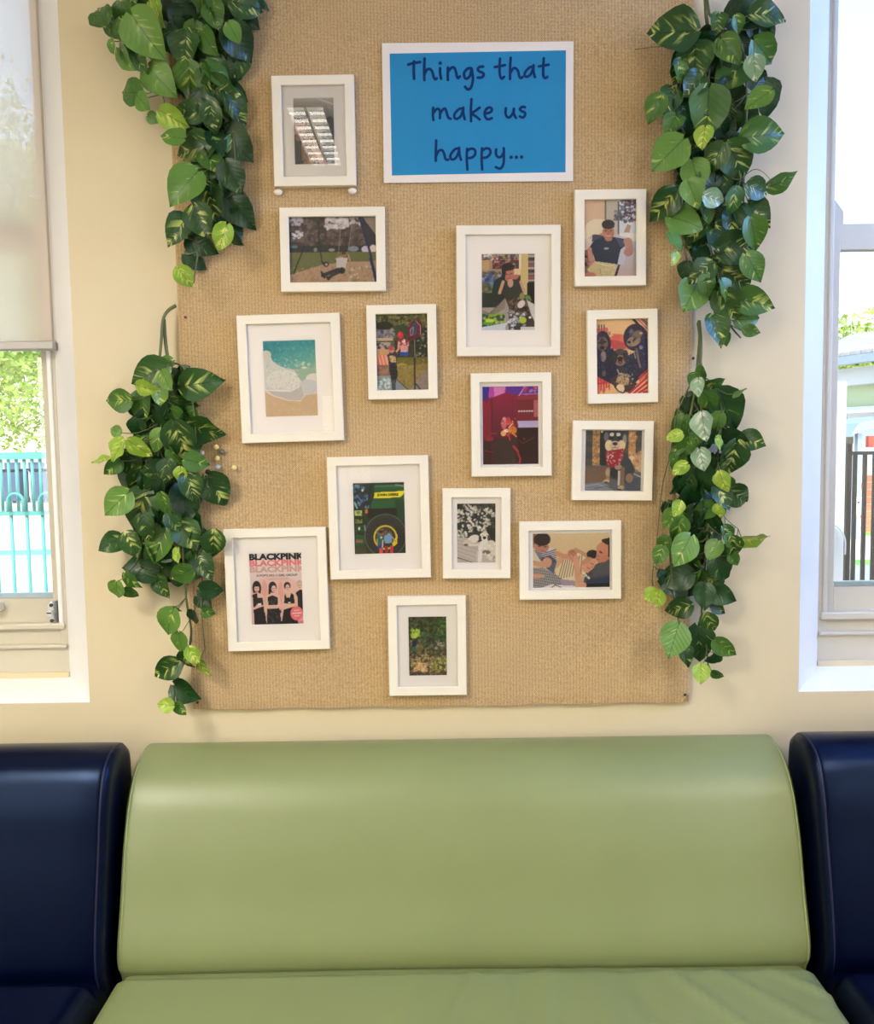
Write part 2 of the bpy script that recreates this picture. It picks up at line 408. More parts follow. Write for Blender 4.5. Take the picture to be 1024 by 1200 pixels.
# ------------------------------------------------------------------ windows
def window(n, side, label):
    w = empty('window_%d' % n, (0, 0, 0)); tag(w, label, kind='structure')
    L = side == 'L'
    ref = 30 if L else 1005
    X = lambda px, Y, row=600: P(px, row, Y).x
    Z = lambda row, Y: P(ref, row, Y).z
    xj = (XL1 - .097) if L else (XR0 + .097)       # back of the splayed reveal
    xf = (XL0 + .097) if L else (XR1 - .097)       # its far side
    s = -1 if L else 1
    rows = dict(gl=702, r0=731, b0=738, b1=756, b2=760, s0=786) if L else dict(gl=688, r0=717, b0=726, b1=740, b2=744, s0=774)
    # fixed frame
    fw = abs(X(64 if L else 970, .125) - xj)
    for xa in (xj, xf - s * fw if True else 0):
        box('frame_post', xa, xa + s * fw, .122, .2, .93, HEAD - .05, M_TRIM, w, .003)
    box('frame_bead', xj + s * (fw - .012), xj + s * fw, .117, .13, Z(rows['b0'], .12), HEAD - .05, M_WHITE if L else M_TRIM, w, .003)
    box('frame_head', xj, xf, .122, .2, HEAD - .12, HEAD - .05, M_TRIM, w)
    # lower fixed members
    box('sill_panel', xj, xf, .121, .18, .93, Z(rows['b2'], .12), M_TRIM, w)
    box('panel_bead', xj, xf, .108, .16, Z(rows['b2'], .11), Z(rows['b1'], .11), M_TRIM, w, .003)
    box('sub_sill', xj + s * .004, xf, .128, .18, Z(rows['b1'] + 2, .128), Z(rows['r0'], .128), M_TRIM, w)
    box('sill_bead', xj + s * .006, xf, .113, .14, Z(rows['b0'], .115), Z(rows['r0'], .115), M_TRIM, w, .004)
    box('sill_shade_strip', xj, xf, .114, .122, .934, .950, M_WALL, w, .002)  # cream strip paints in the shaded back of the sill
    # sashes
    YS = .145
    zg = Z(rows['gl'], YS); zm0 = Z(278, YS) if not L else Z(278, YS); zm1 = Z(262, YS)
    x_st0 = xj + s * fw
    x_st1 = X(56.7 if L else 978.8, YS)
    if not L: zl_top = Z(292, YS)
    else: zl_top = Z(292, YS)
    zmid_hi = Z(277, YS)
    sash = empty('lower_sash', (0, 0, 0), w)
    sm = M_TRIM
    box('stile', x_st0 + s * .0005, x_st1, YS, YS + .035, Z(rows['r0'], YS), zmid_hi, sm, sash, .002)
    xfs = xf - s * fw
    box('stile', xfs, xfs - s * abs(x_st1 - x_st0), YS, YS + .035, Z(rows['r0'], YS), zmid_hi, sm, sash, .002)
    box('rail', x_st1, xfs - s * abs(x_st1 - x_st0), YS + .0005, YS + .0345, Z(rows['r0'], YS) + .0005, zg, sm, sash)
    box('rail', x_st1, xfs - s * abs(x_st1 - x_st0), YS + .0005, YS + .0345, zl_top, zmid_hi - .0005, sm, sash)
    box('pane', x_st1, xfs - s * .05, YS + .016, YS + .02, zg, zl_top, M_PANE, sash)
    box('glazing_strip', x_st1, xfs - s * .03, YS + .02, YS + .034, zg, zg + .012, M_AQUAW, sash)
    up = empty('upper_sash', (0, 0, 0), w)
    YU = .182
    xu = X(53 if L else 980.5, YU, 120)
    if not L:
        xu = X(981, YU, 110)
    box('stile', x_st0 - s * .03, xu, YU, YU + .035, Z(276, YU), HEAD - .1, sm, up, .002)
    box('stile', xfs, xfs - s * .05, YU, YU + .035, Z(276, YU), HEAD - .1, sm, up, .002)
    box('rail', xu, xfs - s * .05, YU + .0005, YU + .0345, Z(282, YU), Z(262, YU), sm, up)
    box('pane', xu, xfs, YU + .016, YU + .02, Z(262, YU), HEAD - .1, M_PANE, up)
    # horn on the meeting corner
    bm = bmesh.new()
    xa, xb = x_st0, X(988 if not L else 52, YU, 262)
    zt, zk, zb = Z(226, YU), Z(248, YU), Z(278, YU)
    prof = [(xa, zb), (xa, zt), (xa + (xb - xa) * .35, zt), (xb, zk), (xb, zb)]
    f0 = [bm.verts.new((x, YU - .001, z)) for x, z in prof]; f1 = [bm.verts.new((x, YU + .03, z)) for x, z in prof]
    bm.faces.new(f0); bm.faces.new(f1[::-1])
    for i in range(5): bm.faces.new((f0[i], f1[i], f1[(i + 1) % 5], f0[(i + 1) % 5]))
    bmesh.ops.recalc_face_normals(bm, faces=bm.faces)
    from_bm('horn', bm, sm, up)
    return w
M_AQUAW = mat('pale_glazing_bead', (205, 222, 235), .4)
w1 = window(1, 'L', 'sash window at the left with a roller blind half way down')
w2 = window(2, 'R', 'sash window at the right looking onto the yard')
# sash lock on the left window
a = P(57, 704, .135); b = P(70, 730, .135)
M_SIDE = mat('grey_steel', (140, 143, 150), .4)
lk = empty('sash_lock', ((a.x + b.x) / 2, .14, (a.z + b.z) / 2), w1); lk['label'] = 'silver sash lock with a key barrel'
wx, wz = abs(b.x - a.x) / 2, abs(a.z - b.z) / 2
bm = bmesh.new(); bx(bm, -wx * .55, wx * .35, -.018, .008, -wz, wz, .004); from_bm('lock_body', bm, M_STEEL, lk)
bm = bmesh.new(); bx(bm, wx * .35, wx * .8, -.012, .008, -wz, wz, .002); from_bm('lock_side', bm, M_SIDE, lk)
bm = bmesh.new(); bx(bm, -wx * 1.1, -wx * .5, -.014, .0, wz * .1, wz * .75, .005); from_bm('lock_tab', bm, M_STEEL, lk)
bm = bmesh.new(); cyl(bm, (-wx * .1, -.03, wz * .05), (-wx * .1, -.01, wz * .05), .0075, 16); from_bm('key_barrel', bm, M_STEEL, lk)
bm = bmesh.new(); bx(bm, -wx * .1 - .006, -wx * .1 + .006, -.0312, -.029, wz * .05 - .0015, wz * .05 + .0015); from_bm('key_slot', bm, M_DARKSTEEL, lk)
for q in (.68, -.7):
    bm = bmesh.new(); cyl(bm, (-wx * .05, -.0205, wz * q), (-wx * .05, -.012, wz * q), .0045, 12); from_bm('screw', bm, M_DARKSTEEL, lk)
a = P(-6, 705, .135); b = P(3, 716, .135)
bm = bmesh.new(); bx(bm, a.x - .05, b.x, .118, .15, b.z, a.z, .005); sl = from_bm('sash_lift', bm, M_STEEL, w1)

# roller blind
rb = empty('roller_blind', (-1.5, .09, HEAD - .1)); tag(rb, 'pale translucent roller blind pulled half down over left window', 'blind')
xe = P(51, 200, .09).x - rb.location.x
zt = P(30, 402, .09).z - rb.location.z
bm = bmesh.new()
n = 24
vs = [[bm.verts.new((-.52 + (xe + .52) * i / n, .0015 * math.sin(i * .9), z)) for i in range(n + 1)] for z in np.linspace(zt, .04, 9)]
for j in range(8):
    for i in range(n): bm.faces.new((vs[j][i], vs[j][i + 1], vs[j + 1][i + 1], vs[j + 1][i]))
from_bm('blind_fabric', bm, M_BLIND, rb, True)
bm = bmesh.new(); bx(bm, -.525, P(64, 405, .085).x - rb.location.x, -.011, .011, P(30, 411, .09).z - rb.location.z, zt + .004, .004)
from_bm('bottom_bar', bm, M_GREYBAR, rb)
bm = bmesh.new(); cyl(bm, (-.53, 0, .05), (xe + .005, 0, .05), .028, 16); from_bm('roller', bm, M_WHITE, rb)

# ------------------------------------------------------------------ pinboard
YB = -.016
BX0, BX1, BZ0, BZ1 = -.587, .592, .889, 2.86
pb = empty('pinboard', ((BX0 + BX1) / 2, 0, BZ0)); tag(pb, 'large tan hessian covered pinboard on the wall', 'pinboard')
bm = bmesh.new()
hw = (BX1 - BX0) / 2; nx, nz = 60, 100
bx(bm, -hw + .002, hw - .002, YB + .003, -.0015, .002, BZ1 - BZ0)
from_bm('board_core', bm, mat('fibre_board', (150, 120, 85), .9), pb)
bm = bmesh.new()
g = []
for j in range(nz + 1):
    row = []
    for i in range(nx + 1):
        x = -hw + 2 * hw * i / nx; z = (BZ1 - BZ0) * j / nz
        dz = .0014 * math.sin(x * 31 + 1.3 * math.sin(z * 7)) if j == 0 else 0
        y = YB - .0006 * math.sin(x * 9 + z * 5) - .0004 * math.sin(z * 23 - x * 13)
        if i in (0, nx): y += .0025
        if j == 0: y += .002
        row.append(bm.verts.new((x, y, z + dz)))
    g.append(row)
for j in range(nz):
    for i in range(nx): bm.faces.new((g[j][i], g[j][i + 1], g[j + 1][i + 1], g[j + 1][i]))
for j in range(nz):
    for i, sg in ((0, 1), (nx, -1)):
        a, b = g[j][i], g[j + 1][i]
        c = bm.verts.new((b.co.x, -.0015, b.co.z)); d = bm.verts.new((a.co.x, -.0015, a.co.z)); bm.faces.new((a, b, c, d) if sg > 0 else (b, a, d, c))
for i in range(nx):
    a, b = g[0][i], g[0][i + 1]
    c = bm.verts.new((b.co.x, -.0015, b.co.z)); d = bm.verts.new((a.co.x, -.0015, a.co.z)); bm.faces.new((b, a, d, c))
from_bm('hessian_cover', bm, M_HESS, pb, False)
# frayed threads along the bottom hem
bm = bmesh.new()
for k in range(260):
    x = -hw + 2 * hw * random.random(); l = random.uniform(.001, .004)
    tube(bm, [(x, YB, .001), (x + random.uniform(-.002, .002), YB - .001, -l)], .00045, 3)
tag(from_bm('hem_thread', bm, M_HESS, pb), kind='stuff')
for px, py in ((217.5, 372), (231.5, 823), (802.5, 814), (215, 150), (812, 420)):
    q = P(px, py, YB)
    bm = bmesh.new(); cyl(bm, (0, .0, 0), (0, -.002, 0), .0032, 10)
    o = from_bm('screw', bm, M_DARKSTEEL, pb); o.location = (q.x - pb.location.x, YB - .0005, q.z - pb.location.z)

# ------------------------------------------------------------------ the sign
YSG = YB - .004
cs = [P(447.4, 50.7, YSG), P(672.1, 48.4, YSG), P(671.4, 212.2, YSG), P(449.7, 214.4, YSG)]
cb = [P(456.5, 62.9, YSG), P(663, 59, YSG), P(662.6, 201.9, YSG), P(459.2, 205.7, YSG)]
cen = sum(cs, Vector()) / 4
sg = empty('laminated_sign', cen); tag(sg, 'blue laminated sign with white border and navy handwritten words on the pinboard', 'sign')
def sheet(name, cc, yoff, m, parent, nx=24, nz=16, thick=.0006, curve=True):
    bm = bmesh.new(); rings = []
    for t in (0, 1):
        rr = []
        for j in range(nz + 1):
            r = []
            for i in range(nx + 1):
                u, v = i / nx, j / nz
                p = cc[0].lerp(cc[1], u).lerp(cc[3].lerp(cc[2], u), v) - cen
                p.y = yoff + t * thick + (-.0012 * math.sin(u * 3.1) * v if curve else 0)
                r.append(bm.verts.new(p))
            rr.append(r)
        rings.append(rr)
    for t in (0, 1):
        rr = rings[t]
        for j in range(nz):
            for i in range(nx):
                q = (rr[j][i], rr[j + 1][i], rr[j + 1][i + 1], rr[j][i + 1]); bm.faces.new(q if t == 0 else q[::-1])
    a, b = rings
    for i in range(nx):
        bm.faces.new((a[0][i], a[0][i + 1], b[0][i + 1], b[0][i])); bm.faces.new((a[nz][i + 1], a[nz][i], b[nz][i], b[nz][i + 1]))
    for j in range(nz):
        bm.faces.new((a[j + 1][0], a[j][0], b[j][0], b[j + 1][0])); bm.faces.new((a[j][nx], a[j + 1][nx], b[j + 1][nx], b[j][nx]))
    return from_bm(name, bm, m, parent, False)
sheet('paper', cs, 0, M_PAPER, sg)
sheet('blue_print', cb, -.0003, M_BLUEP, sg, thick=.0002)
ST = []
def strokes(ox, oy, k, lst, rad=15):
    for s in lst:
        ST.append(([(ox + x / k, oy + y / k) for x, y in s], rad / k))
A = 10.24
strokes(465, 55, A, [[(135,213),(205,194),(278,184)],[(205,175),(203,290),(207,383)],[(333,142),(328,270),(329,400)],[(332,330),(362,275),(398,268),(425,300),(442,365),(460,390),(478,378)],
 [(518,258),(520,330),(532,383)],[(612,250),(610,330),(612,398)],[(614,300),(650,255),(685,250),(705,290),(718,350),(733,375),(755,357)],
 [(890,257),(850,262),(808,310),(812,365),(838,382),(875,350),(897,265)],[(897,262),(912,370),(905,440),(885,495),(850,512),(818,480)],
 [(1035,238),(990,243),(970,270),(990,297),(1030,312),(1042,340),(1015,368),(970,370)]], 15.5)
strokes(465, 55, A, [[(520,195),(521,196)]], 20)
strokes(565, 55, A, [[(213,142),(207,250),(213,345),(235,383),(262,360)],[(150,243),(212,232),(272,220)],[(341,132),(334,250),(333,385)],[(340,310),(370,262),(400,258),(428,290),(443,350),(462,376),(485,362)],
 [(608,240),(568,247),(518,300),(508,340),(532,360),(580,330),(612,250)],[(615,220),(614,300),(632,363)],[(738,138),(732,230),(733,340),(755,376),(782,360)],[(678,235),(740,224),(796,215)]], 15)
C_ = 7.585
strokes(495, 105, C_, [[(95,163),(92,220),(97,272)],[(97,212),(122,177),(145,175),(155,205),(155,256)],[(157,215),(182,177),(203,172),(215,205),(228,248),(250,261)],
 [(358,170),(325,175),(287,215),(284,250),(305,262),(340,237),(362,175)],[(362,162),(364,220),(376,266)],[(435,87),(430,190),(432,283)],[(508,162),(470,190),(438,214),(475,240),(508,268)],
 [(555,215),(600,205),(617,180),(603,161),(575,167),(553,200),(557,243),(580,266),(616,256)],[(742,167),(738,210),(750,243),(775,247),(803,210),(812,172)],[(812,172),(812,215),(830,253)],
 [(910,158),(885,155),(865,174),(880,193),(908,205),(911,230),(890,250),(864,240)]], 11)
strokes(495, 150, C_, [[(122,112),(119,200),(118,293)],[(121,250),(145,205),(175,200),(192,230),(205,278),(228,284)],
 [(323,185),(290,190),(252,235),(250,272),(275,281),(305,255),(326,195)],[(325,177),(330,240),(342,284)],[(397,187),(393,270),(399,372)],[(397,207),(430,186),(463,195),(469,230),(445,262),(400,270)],
 [(528,182),(525,270),(530,370)],[(528,207),(560,184),(596,190),(602,225),(575,260),(532,268)],[(655,192),(652,230),(670,260),(700,255),(722,215)],[(722,182),(723,270),(716,330),(690,363),(650,350)]], 11)
strokes(495, 150, C_, [[(787,262),(788,262)],[(833,262),(834,262)],[(880,260),(881,260)]], 15)
def sign_y(x, z):
    u = (x - cs[0].x) / (cs[1].x - cs[0].x); v = (cs[0].z - z) / (cs[0].z - cs[3].z)
    return -.0012 * math.sin(u * 3.1) * v
for pts, rad in ST:
    w = [P(x, y, YSG) for x, y in pts]
    w = smooth_path(w, 5) if len(w) > 2 else w
    rr = rad * .00202
    bm = bmesh.new(); y0 = -.0006
    def yy(p): return y0 + sign_y(p.x, p.z)
    n = len(w); Ls, Rs = [], []
    for i, p in enumerate(w):
        t = (w[min(i + 1, n - 1)] - w[max(i - 1, 0)]); t.y = 0; t.normalize()
        nn = Vector((-t.z, 0, t.x))
        a = p + nn * rr - cen; b = p - nn * rr - cen
        a.y = b.y = yy(p)
        Ls.append(bm.verts.new(a)); Rs.append(bm.verts.new(b))
    for i in range(n - 1):
        bm.faces.new((Ls[i], Ls[i + 1], Rs[i + 1], Rs[i]))
    for p, k in ((w[0], -.00002), (w[-1], -.00004)):
        ring = []
        for q in range(14):
            a = p + Vector((math.cos(q / 14 * 6.2832), 0, math.sin(q / 14 * 6.2832))) * rr - cen; a.y = yy(p) + k
            ring.append(bm.verts.new(a))
        bm.faces.new(ring)
    for f in bm.faces:
        if f.normal.y > 0: pass
    from_bm('lettering', bm, M_INK, sg)

# ------------------------------------------------------------------ printed photos: a small painter onto a fine colour mesh
class Pic:
    def __init__(s, rect, nx, ny, bgc):
        s.x0, s.y0, s.x1, s.y1 = rect; s.nx, s.ny = nx, ny
        xs = np.linspace(s.x0, s.x1, nx); ys = np.linspace(s.y0, s.y1, ny)
        s.X, s.Y = np.meshgrid(xs, ys); s.a = np.zeros((ny, nx, 3)); s.a[:] = bgc
        s.dx = (s.x1 - s.x0) / (nx - 1)
    def put(s, m, c, al=1.0):
        m = m[..., None] * al; s.a = s.a * (1 - m) + np.array(c, float) * m
    def rect(s, x0, y0, x1, y1, c, al=1): s.put(((s.X >= x0) & (s.X <= x1) & (s.Y >= y0) & (s.Y <= y1)).astype(float), c, al)
    def grad(s, y0, y1, c0, c1):
        t = np.clip((s.Y - y0) / (y1 - y0), 0, 1)[..., None]
        m = ((s.Y >= y0) & (s.Y <= y1))[..., None]
        s.a = np.where(m, np.array(c0) * (1 - t) + np.array(c1) * t, s.a)
    def mask_poly(s, pts):
        ins = np.zeros(s.X.shape, bool); n = len(pts); j = n - 1
        for i in range(n):
            xi, yi = pts[i]; xj, yj = pts[j]
            if yi != yj:
                c = ((yi > s.Y) != (yj > s.Y)) & (s.X < (xj - xi) * (s.Y - yi) / (yj - yi) + xi); ins ^= c
            j = i
        return ins
    def poly(s, pts, c, al=1): s.put(s.mask_poly(pts).astype(float), c, al)
    def ell(s, cx, cy, rx, ry, c, rot=0, al=1):
        ca, sa = math.cos(R_(rot)), math.sin(R_(rot)); dx, dy = s.X - cx, s.Y - cy
        d = ((dx * ca + dy * sa) / rx) ** 2 + ((-dx * sa + dy * ca) / ry) ** 2
        e = min(rx, ry) / (s.dx * 1.0)
        s.put(np.clip((1 - np.sqrt(d)) * e + .5, 0, 1), c, al)
    def ring(s, cx, cy, r, w, c, sy=1.0, al=1):
        d = np.abs(np.hypot(s.X - cx, (s.Y - cy) / sy) - r); s.put(np.clip((w / 2 - d) / s.dx + .5, 0, 1), c, al)
    def line(s, pts, w, c, al=1):
        D = np.full(s.X.shape, 1e9)
        for (ax, ay), (bx_, by) in zip(pts[:-1], pts[1:]):
            vx, vy = bx_ - ax, by - ay; L2 = vx * vx + vy * vy + 1e-9
            t = np.clip(((s.X - ax) * vx + (s.Y - ay) * vy) / L2, 0, 1)
            D = np.minimum(D, np.hypot(s.X - ax - t * vx, s.Y - ay - t * vy))
        s.put(np.clip((w / 2 - D) / s.dx + .5, 0, 1), c, al)
    def speck(s, reg, n, size, cols, al=.8, sy=1.0):
        x0, y0, x1, y1 = reg
        for k in range(n):
            s.ell(rng.uniform(x0, x1), rng.uniform(y0, y1), size * rng.uniform(.4, 1.2), size * sy * rng.uniform(.4, 1.2), cols[rng.randint(len(cols))], rng.uniform(0, 180), al)
    def noise(s, amp): s.a = np.clip(s.a + rng.normal(0, amp, s.a.shape[:2])[..., None], 0, 255)

HAIR = (38, 30, 30); SKIN = (205, 150, 125)
def pic1():
    p = Pic((275, 285, 685, 930), 90, 142, (150, 142, 128))
    p.grad(285, 470, (190, 182, 165), (112, 108, 98))
    p.line([(520, 290), (685, 350)], 14, (215, 208, 190)); p.line([(560, 350), (685, 400)], 10, (170, 160, 140))
    p.ell(640, 540, 60, 75, (28, 28, 34)); p.poly([(560, 620), (685, 560), (685, 930), (560, 930)], (22, 28, 42))
    p.poly([(275, 640), (470, 600), (600, 930), (275, 930)], (34, 34, 42))
    p.ell(335, 500, 78, 78, (36, 28, 30)); p.ell(338, 565, 58, 100, (176, 128, 112)); p.ell(330, 470, 72, 42, (34, 27, 30))
    p.ell(315, 528, 14, 5, (70, 40, 40)); p.ell(362, 528, 12, 5, (70, 40, 40)); p.line([(340, 535), (344, 560), (334, 566)], 6, (140, 92, 82))
    p.line([(312, 592), (340, 600), (362, 590)], 8, (238, 220, 215)); p.ell(330, 670, 40, 30, (150, 105, 92))
    p.ell(420, 790, 85, 150, (140, 98, 66)); p.ell(430, 640, 46, 60, (112, 76, 58))
    p.speck((350, 660, 500, 930), 130, 15, [(172, 128, 88), (110, 74, 48), (150, 108, 74), (196, 150, 106)])
    for i in range(4): p.line([(505 + i * 12, 830), (445 + i * 16, 770 - i * 22)], 17, (206, 166, 146))
    p.poly([(500, 770), (545, 790), (605, 930), (530, 930), (490, 850)], (204, 164, 144)); p.line([(500, 745), (560, 850)], 20, (196, 154, 132))
    p.rect(275, 700, 345, 930, (30, 30, 38)); p.noise(4); return p
def pic2():
    p = Pic((135, 180, 826, 689), 142, 106, (92, 74, 66))
    p.grad(180, 440, (100, 86, 82), (46, 40, 38))
    p.speck((135, 180, 826, 400), 420, 20, [(66, 52, 46), (120, 100, 92), (88, 72, 60), (52, 44, 40)], .7)
    p.speck((430, 190, 600, 270), 60, 18, [(220, 212, 214), (196, 186, 184)], .8); p.speck((150, 180, 240, 240), 28, 14, [(190, 180, 195)], .8)
    p.speck((165, 290, 240, 345), 18, 14, [(220, 215, 222)], .8); p.speck((620, 180, 700, 240), 18, 12, [(208, 200, 196)], .8)
    p.poly([(720, 180), (826, 180), (826, 400), (790, 330)], (150, 134, 118)); p.poly([(710, 180), (826, 330), (826, 450), (740, 430)], (52, 48, 48))
    p.rect(135, 400, 826, 450, (40, 42, 44)); p.ell(640, 425, 40, 22, (128, 138, 150)); p.ell(735, 430, 32, 26, (200, 190, 212)); p.ell(795, 425, 28, 30, (222, 206, 204)); p.ell(178, 405, 26, 12, (84, 120, 130))
    p.ell(470, 432, 26, 12, (150, 150, 140)); p.ell(342, 430, 14, 16, (130, 130, 118))
    p.rect(135, 448, 826, 689, (104, 106, 58)); p.poly([(135, 620), (380, 548), (560, 524), (826, 518), (826, 689), (135, 689)], (176, 142, 112))
    p.speck((135, 560, 826, 689), 260, 10, [(196, 162, 132), (152, 120, 94), (170, 134, 104), (128, 104, 80)], .6, .5)
    p.speck((600, 560, 826, 689), 50, 12, [(130, 128, 90), (205, 190, 175)], .6)
    p.line([(258, 400), (168, 608)], 9, (22, 26, 34)); p.line([(370, 200), (372, 380), (392, 520)], 8, (22, 24, 30)); p.line([(392, 520), (412, 548)], 12, (20, 22, 28)); p.ell(424, 540, 22, 20, (26, 28, 32)); p.ell(426, 542, 11, 10, (170, 150, 128))
    p.line([(690, 180), (770, 450), (820, 685)], 17, (24, 34, 82)); p.line([(722, 200), (790, 330)], 8, (30, 40, 80)); p.line([(775, 500), (818, 680)], 22, (24, 34, 88))
    p.line([(545, 260), (522, 460)], 4, (170, 152, 136)); p.line([(635, 230), (596, 460)], 4, (170, 152, 136))
    p.line([(500, 500), (545, 480)], 10, (190, 140, 120)); p.line([(600, 470), (612, 515)], 10, (196, 146, 128))
    p.ell(567, 468, 17, 19, (170, 108, 88)); p.ell(563, 458, 16, 11, (80, 40, 34)); p.poly([(505, 500), (545, 488), (595, 495), (575, 570), (505, 568)], (200, 194, 186))
    p.line([(520, 580), (430, 612), (395, 625)], 27, (40, 42, 48)); p.line([(545, 590), (470, 622), (440, 648)], 25, (50, 52, 58)); p.ell(548, 588, 24, 24, (30, 30, 34)); p.line([(388, 600), (410, 640)], 16, (18, 18, 22)); p.line([(428, 636), (442, 655)], 15, (18, 18, 22))
    p.noise(5); return p
def pic3():
    p = Pic((275, 298, 718, 933), 100, 142, (60, 56, 52))
    p.rect(275, 298, 718, 480, (176, 146, 104)); p.speck((275, 298, 600, 345), 60, 20, [(220, 214, 210), (70, 66, 74), (180, 60, 60), (120, 120, 128)], .85, .5)
    p.rect(275, 350, 340, 430, (196, 160, 110)); p.rect(365, 350, 585, 420, (92, 50, 56)); p.speck((365, 340, 585, 420), 40, 18, [(200, 190, 170), (60, 44, 54), (190, 80, 76), (150, 120, 90)], .85, .35)
    p.rect(598, 298, 660, 640, (212, 188, 128)); p.rect(585, 298, 602, 420, (236, 220, 190)); p.rect(545, 420, 600, 470, (228, 206, 160)); p.rect(660, 298, 718, 560, (96, 84, 80))
    for i in range(10): p.rect(664, 310 + i * 25, 718, 326 + i * 25, [(190, 180, 165), (60, 50, 54), (150, 130, 120), (170, 90, 80)][i % 4])
    p.rect(655, 540, 718, 710, (26, 24, 26))
    p.ell(360, 530, 92, 95, (110, 134, 172)); p.speck((280, 450, 430, 560), 50, 18, [(70, 92, 140), (170, 184, 208), (128, 100, 60), (60, 66, 90)], .85)
    p.ell(330, 600, 60, 50, (80, 96, 60)); p.speck((275, 560, 400, 660), 30, 16, [(120, 132, 90), (60, 60, 50), (120, 80, 60)], .8)
    p.poly([(380, 520), (445, 480), (470, 700), (300, 740), (360, 620)], (24, 48, 40)); p.rect(275, 620, 360, 740, (52, 46, 46)); p.poly([(300, 620), (500, 640), (420, 730), (275, 740)], (28, 44, 38))
    p.poly([(455, 520), (600, 520), (625, 640), (450, 640)], (50, 54, 50)); p.line([(455, 530), (425, 620)], 26, (208, 160, 128)); p.line([(600, 530), (628, 610)], 24, (206, 160, 128))
    p.ell(505, 478, 38, 52, (190, 118, 104)); p.poly([(440, 420), (470, 380), (545, 390), (540, 430), (480, 440), (470, 500), (448, 520)], (36, 26, 34)); p.ell(495, 405, 52, 32, (34, 26, 36))
    p.ell(485, 468, 8, 4, (60, 30, 34)); p.ell(522, 462, 8, 4, (60, 30, 34)); p.line([(505, 465), (512, 484)], 6, (150, 84, 76)); p.line([(492, 503), (520, 500)], 6, (150, 60, 60)); p.ell(560, 490, 26, 18, (196, 110, 100), -30); p.ell(515, 540, 24, 36, (206, 160, 130))
    p.poly([(470, 640), (630, 660), (690, 760), (700, 870), (560, 780), (470, 740)], (62, 46, 40)); p.speck((500, 660, 690, 800), 60, 15, [(110, 88, 70), (40, 32, 30), (150, 120, 96)], .8); p.ell(605, 715, 26, 38, (228, 214, 206), 40); p.ell(612, 650, 22, 30, (150, 140, 90)); p.ell(660, 660, 22, 18, (92, 150, 60)); p.ell(680, 830, 30, 34, (56, 44, 40)); p.ell(678, 826, 12, 10, (236, 228, 224))
    p.poly([(275, 740), (400, 740), (470, 660), (500, 740), (500, 933), (275, 933)], (172, 160, 148))
    for i in range(5): p.line([(275, 765 + i * 12), (340, 790 + i * 8), (470, 670 + i * 18)], 5, (96, 84, 78))
    p.speck((275, 800, 460, 900), 90, 20, [(128, 186, 40), (40, 84, 40), (180, 200, 60), (50, 60, 120), (36, 70, 48)], .9, .6); p.ell(345, 850, 40, 14, (206, 214, 70)); p.ell(330, 875, 50, 12, (90, 160, 50))
    p.poly([(275, 905), (480, 870), (470, 933), (275, 933)], (206, 208, 220)); p.speck((490, 780, 640, 930), 60, 16, [(220, 220, 226), (80, 84, 92), (150, 160, 170), (230, 226, 220)], .85, .7); p.ell(618, 848, 30, 28, (184, 200, 50)); p.line([(520, 870), (560, 850), (610, 900)], 5, (60, 60, 66)); p.poly([(650, 680), (718, 720), (718, 860), (690, 810)], (216, 210, 206)); p.rect(600, 905, 718, 933, (214, 208, 200))
    p.noise(5); return p
